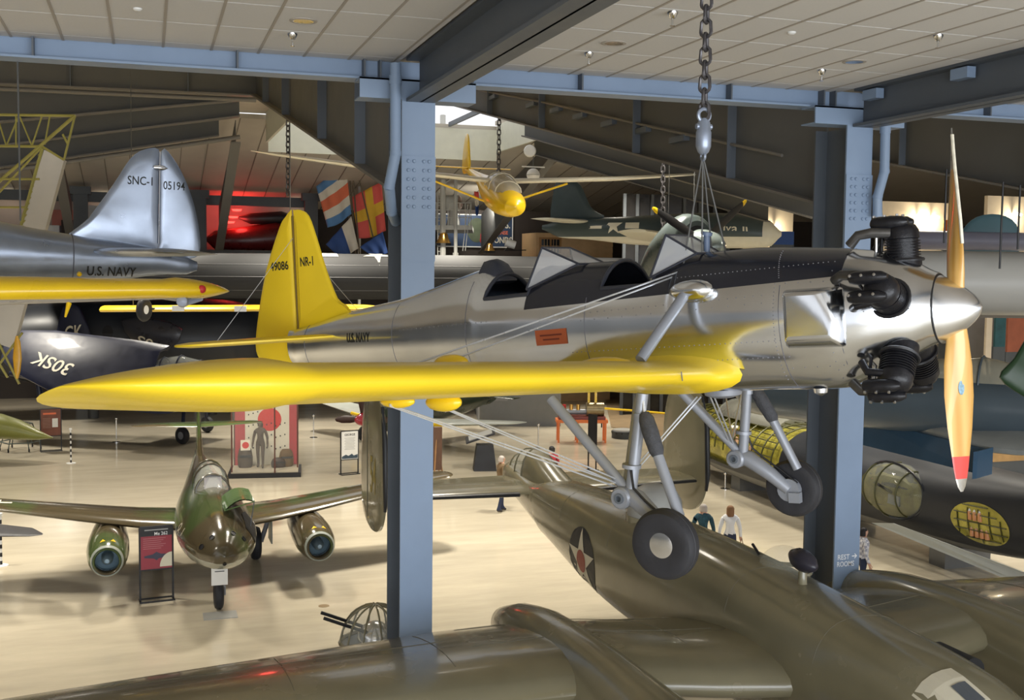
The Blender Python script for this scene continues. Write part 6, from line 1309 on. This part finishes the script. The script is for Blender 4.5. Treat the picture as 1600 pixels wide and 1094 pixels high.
# glass gun turret on the floor beyond the bomber wing
tp = at(586, 985, Y=17.6); gt = thing('gun_turret', 'glass dome gun turret standing behind the bomber wing', 'turret', (tp.x, tp.y, 0)); G().lathe([(.5, 0), (.5, .08), (.35, .12), (.35, tp.z-.35), (.55, tp.z-.3), (.55, tp.z-.2), (.001, tp.z-.2)], seg=22).obj('stand', DKSTEEL2, gt)
gd = dome((0, 0, tp.z-.2), .56, .56, .62, 22, 9).obj('glass_dome', GLS, gt)
for k in range(6):
    a = k*pi/6; G().tube([Vector((.57*cos(b)*cos(a), .57*cos(b)*sin(a), tp.z-.2+.63*sin(b))) for b in [pi*i/16 for i in range(17)]], .016, 6).obj('dome_rib', OLIVE, gd)
G().torus((0, 0, tp.z-.18), (0, 0, 1), .56, .035, 26, 6).obj('dome_ring', OLIVE, gd)
for y in (-.15, .15): G().tube([(-.1, y, tp.z), (-.85, y, tp.z+.32)], .028, 8).obj('gun_barrel', BLACK, gt)
dome((0, 0, tp.z-.15), .3, .3, .3, 14, 6).obj('gunner_seat', CHROME, gt)
tag(G().lathe([(.12, 0), (.12, .004), (.001, .004)], at(506, 947, Z=0), seg=16).obj('floor_drain', pm('drain_brass', (.25, .18, .10), .5, var=.1)), 'small round floor drain near the left column', 'drain')
tag(G().bb(-.35, .35, -.25, .25, 0, .015).obj('wheel_mat', GREYPLANE, None, False), 'thin grey mat under the jet nose wheel', 'mat').location = at(344, 962, Z=0)

# ------------------------------------------------------------------ people
def person(label, loc, heading, h, shirt, pants, skin, hair, hairlen=0., bag=False, arms='down', stride=.1, plaid=None):
    """one continuous skinned figure; x forward, y left"""
    k = h/1.72; V = []; E_ = []; Rr = []
    def jv(p, r_, par=None):
        V.append(Vector(p)*k); Rr.append(r_*k if not isinstance(r_, tuple) else (r_[0]*k, r_[1]*k)); i = len(V)-1
        if par is not None: E_.append((par, i))
        return i
    pel = jv((0, 0, .95), (.155, .115)); wa = jv((0, 0, 1.10), (.145, .105), pel); ch_ = jv((.0, 0, 1.28), (.165, .12), wa); ub = jv((0, 0, 1.40), (.13, .10), ch_); nk = jv((.01, 0, 1.49), .055, ub); hd_ = jv((.025, 0, 1.58), (.078, .09), nk); ht_ = jv((.015, 0, 1.66), (.07, .085), hd_)
    jv((.11, 0, 1.575), .018, hd_)
    for s_ in (-1, 1):
        sh = jv((0, s_*.175, 1.38), .068, ub)
        if arms == 'down' or (arms == 'one' and s_ < 0): el = jv((-.03, s_*.25, 1.12), .05, sh); wr = jv((.05, s_*.27, .88), .035, el)
        else: el = jv((-.02, s_*.27, 1.13), .05, sh); wr = jv((.2, s_*.12, 1.08), .036, el)
        d = (V[wr]-V[el]).normalized()/k; pm_ = jv(V[wr]/k+d*.07, (.036, .022), wr); side = Vector((1, 0, 0)) if abs(d.x) < .7 else Vector((0, 0, 1))
        for q, ln in ((-1.5, .07), (-.5, .085), (.5, .08), (1.5, .06)):
            a = jv(V[pm_]/k+d*.04+side*(q*.017), .0095, pm_); jv(V[pm_]/k+d*(.04+ln*.6)+side*(q*.02)+Vector((.006, -s_*.012, 0)), .008, a)
        a = jv(V[wr]/k+d*.05+side*.045, .011, wr); jv(V[wr]/k+d*.09+side*.06, .009, a)
        hp = jv((0, s_*.09, .90), .095, pel); kn = jv((.02+stride*.4*s_, s_*.10, .50), .06, hp); an = jv((stride*s_-.03, s_*.10, .09), .043, kn); to = jv((stride*s_+.11, s_*.115, .04), .04, an); jv((stride*s_-.07, s_*.10, .045), .035, an)
    me = bpy.data.meshes.new('person'); me.from_pydata(V, E_, []); o = bpy.data.objects.new('person', me); COL.objects.link(o)
    sm = o.modifiers.new('skin', 'SKIN'); lay = me.skin_vertices[0].data
    for i, r_ in enumerate(Rr): lay[i].radius = r_ if isinstance(r_, tuple) else (r_, r_); lay[i].use_root = (i == 0)
    ss = o.modifiers.new('sub', 'SUBSURF'); ss.levels = 2; ss.render_levels = 2
    bpy.context.view_layer.update(); nm = bpy.data.meshes.new_from_object(o.evaluated_get(bpy.context.evaluated_depsgraph_get())); o.modifiers.clear(); o.data = nm; nm.name = 'person'
    nm.materials.clear()
    for m in (skin, shirt, pants, pm('shoe_dark', (.03, .025, .02), .6, var=.1)): nm.materials.append(m)
    for p in nm.polygons:
        c = p.center/k; ay = abs(c.y); arm = ay > .19 or (c.x > .13 and c.z > .95)
        if c.z < .085: i = 3
        elif c.z < .98 and not (arm and ay > .2): i = 2
        elif c.z > 1.475: i = 0
        elif arm and (c.z < .90 or (c.x > .17)): i = 0
        else: i = 1
        p.material_index = i; p.use_smooth = True
    o.location = loc; o.rotation_euler = (0, 0, heading); tag(o, label, 'person')
    g = dome((0, 0, 0), .085*k, .092*k, .075*k, 16, 6); g.v = [v+Vector((.0, 0, 1.625*k)) for v in g.v]
    g2 = []; rings = []
    for i in range(5):
        z = 1.63-(.11+hairlen)*i/4; rings.append([Vector((-.015*k+.098*k*cos(a)*(1-.1*(i > 3)), .098*k*sin(a), z*k)) for a in [R(70+220*j/12) for j in range(13)]])
    g.loft(rings, False, closed=False); ho = g.obj('hair', hair, o)
    if bag: G().loft([[Vector((.02+.10*w_*cos(a), -.33+.04*w_*sin(a), z))*k for a in [2*pi*j/12 for j in range(12)]] for z, w_ in ((.45, .8), (.5, 1), (.68, .9), (.72, .5))]).obj('handbag', pm('bag_brown', (.20, .10, .06), .6, var=.1), o); G().tube([Vector((.0, -.33, .72))*k, Vector((.04, -.30, .86))*k, Vector((.06, -.33, .72))*k], .01, 6).obj('bag_strap', MATS['bag_brown'], o)
    return o
SKN = pm('skin', (.55, .32, .23), .6, var=.08); HGR = pm('hair_grey', (.42, .38, .35), .8, var=.1); HBR = pm('hair_auburn', (.22, .11, .05), .7, var=.15); HBK = pm('hair_black', (.015, .013, .014), .7, var=.1)
JEAN = pm('jeans_navy', (.02, .03, .07), .8, var=.1); KHA = pm('trousers_khaki', (.16, .13, .09), .8, var=.1)
def plaid_mat():
    m = pm('plaid_shirt', (.62, .62, .68), .8, var=0); nt = m.node_tree; b = nt.nodes['Principled BSDF']; tc = nt.nodes.new('ShaderNodeTexCoord'); ck = nt.nodes.new('ShaderNodeTexChecker'); ck.inputs['Scale'].default_value = 16; ck.inputs[1].default_value = (.68, .68, .72, 1); ck.inputs[2].default_value = (.36, .37, .46, 1); nt.links.new(tc.outputs['Object'], ck.inputs[0]); nt.links.new(ck.outputs[0], b.inputs['Base Color']); return m
AW = hd(0, 1)
person('grey-haired man in teal patterned shirt walking away below the wheel', at(1097, 895, Z=0), AW-.2, 1.74, pm('shirt_teal', (.02, .07, .10), .8, var=.5, scale=14), JEAN, SKN, HGR)
person('woman in white hooded top carrying a brown bag', at(1139, 893, Z=0), AW-.15, 1.68, pm('hoodie_white', (.72, .73, .76), .8, var=.06), JEAN, SKN, HBR, .10, True)
person('person in pale plaid shirt at the rest rooms column', at(1346, 933, Z=0), AW-1.5, 1.64, plaid_mat(), JEAN, SKN, HBK, .02, stride=.18)
person('grey-haired man in brown jacket beside the tail canopy', at(783, 800, Z=0), AW-1.2, 1.76, pm('jacket_brown', (.14, .09, .045), .8, var=.12), JEAN, SKN, HGR, arms='one')
person('person in red jacket behind the bomber tail', at(861, 778, Z=0), AW+.6, 1.72, pm('jacket_red', (.30, .02, .03), .8, var=.12), KHA, SKN, HBK, arms='up')
q = dc.matrix_basis @ Vector((-.18, .05, .2)); person('mannequin in brown flight suit inside the display case', q, -pi/2-.3, 1.68, GRD, GRD, pm('mannequin_dark', (.12, .08, .06), .7, var=.1), pm('flight_helmet', (.10, .07, .05), .7, var=.1))
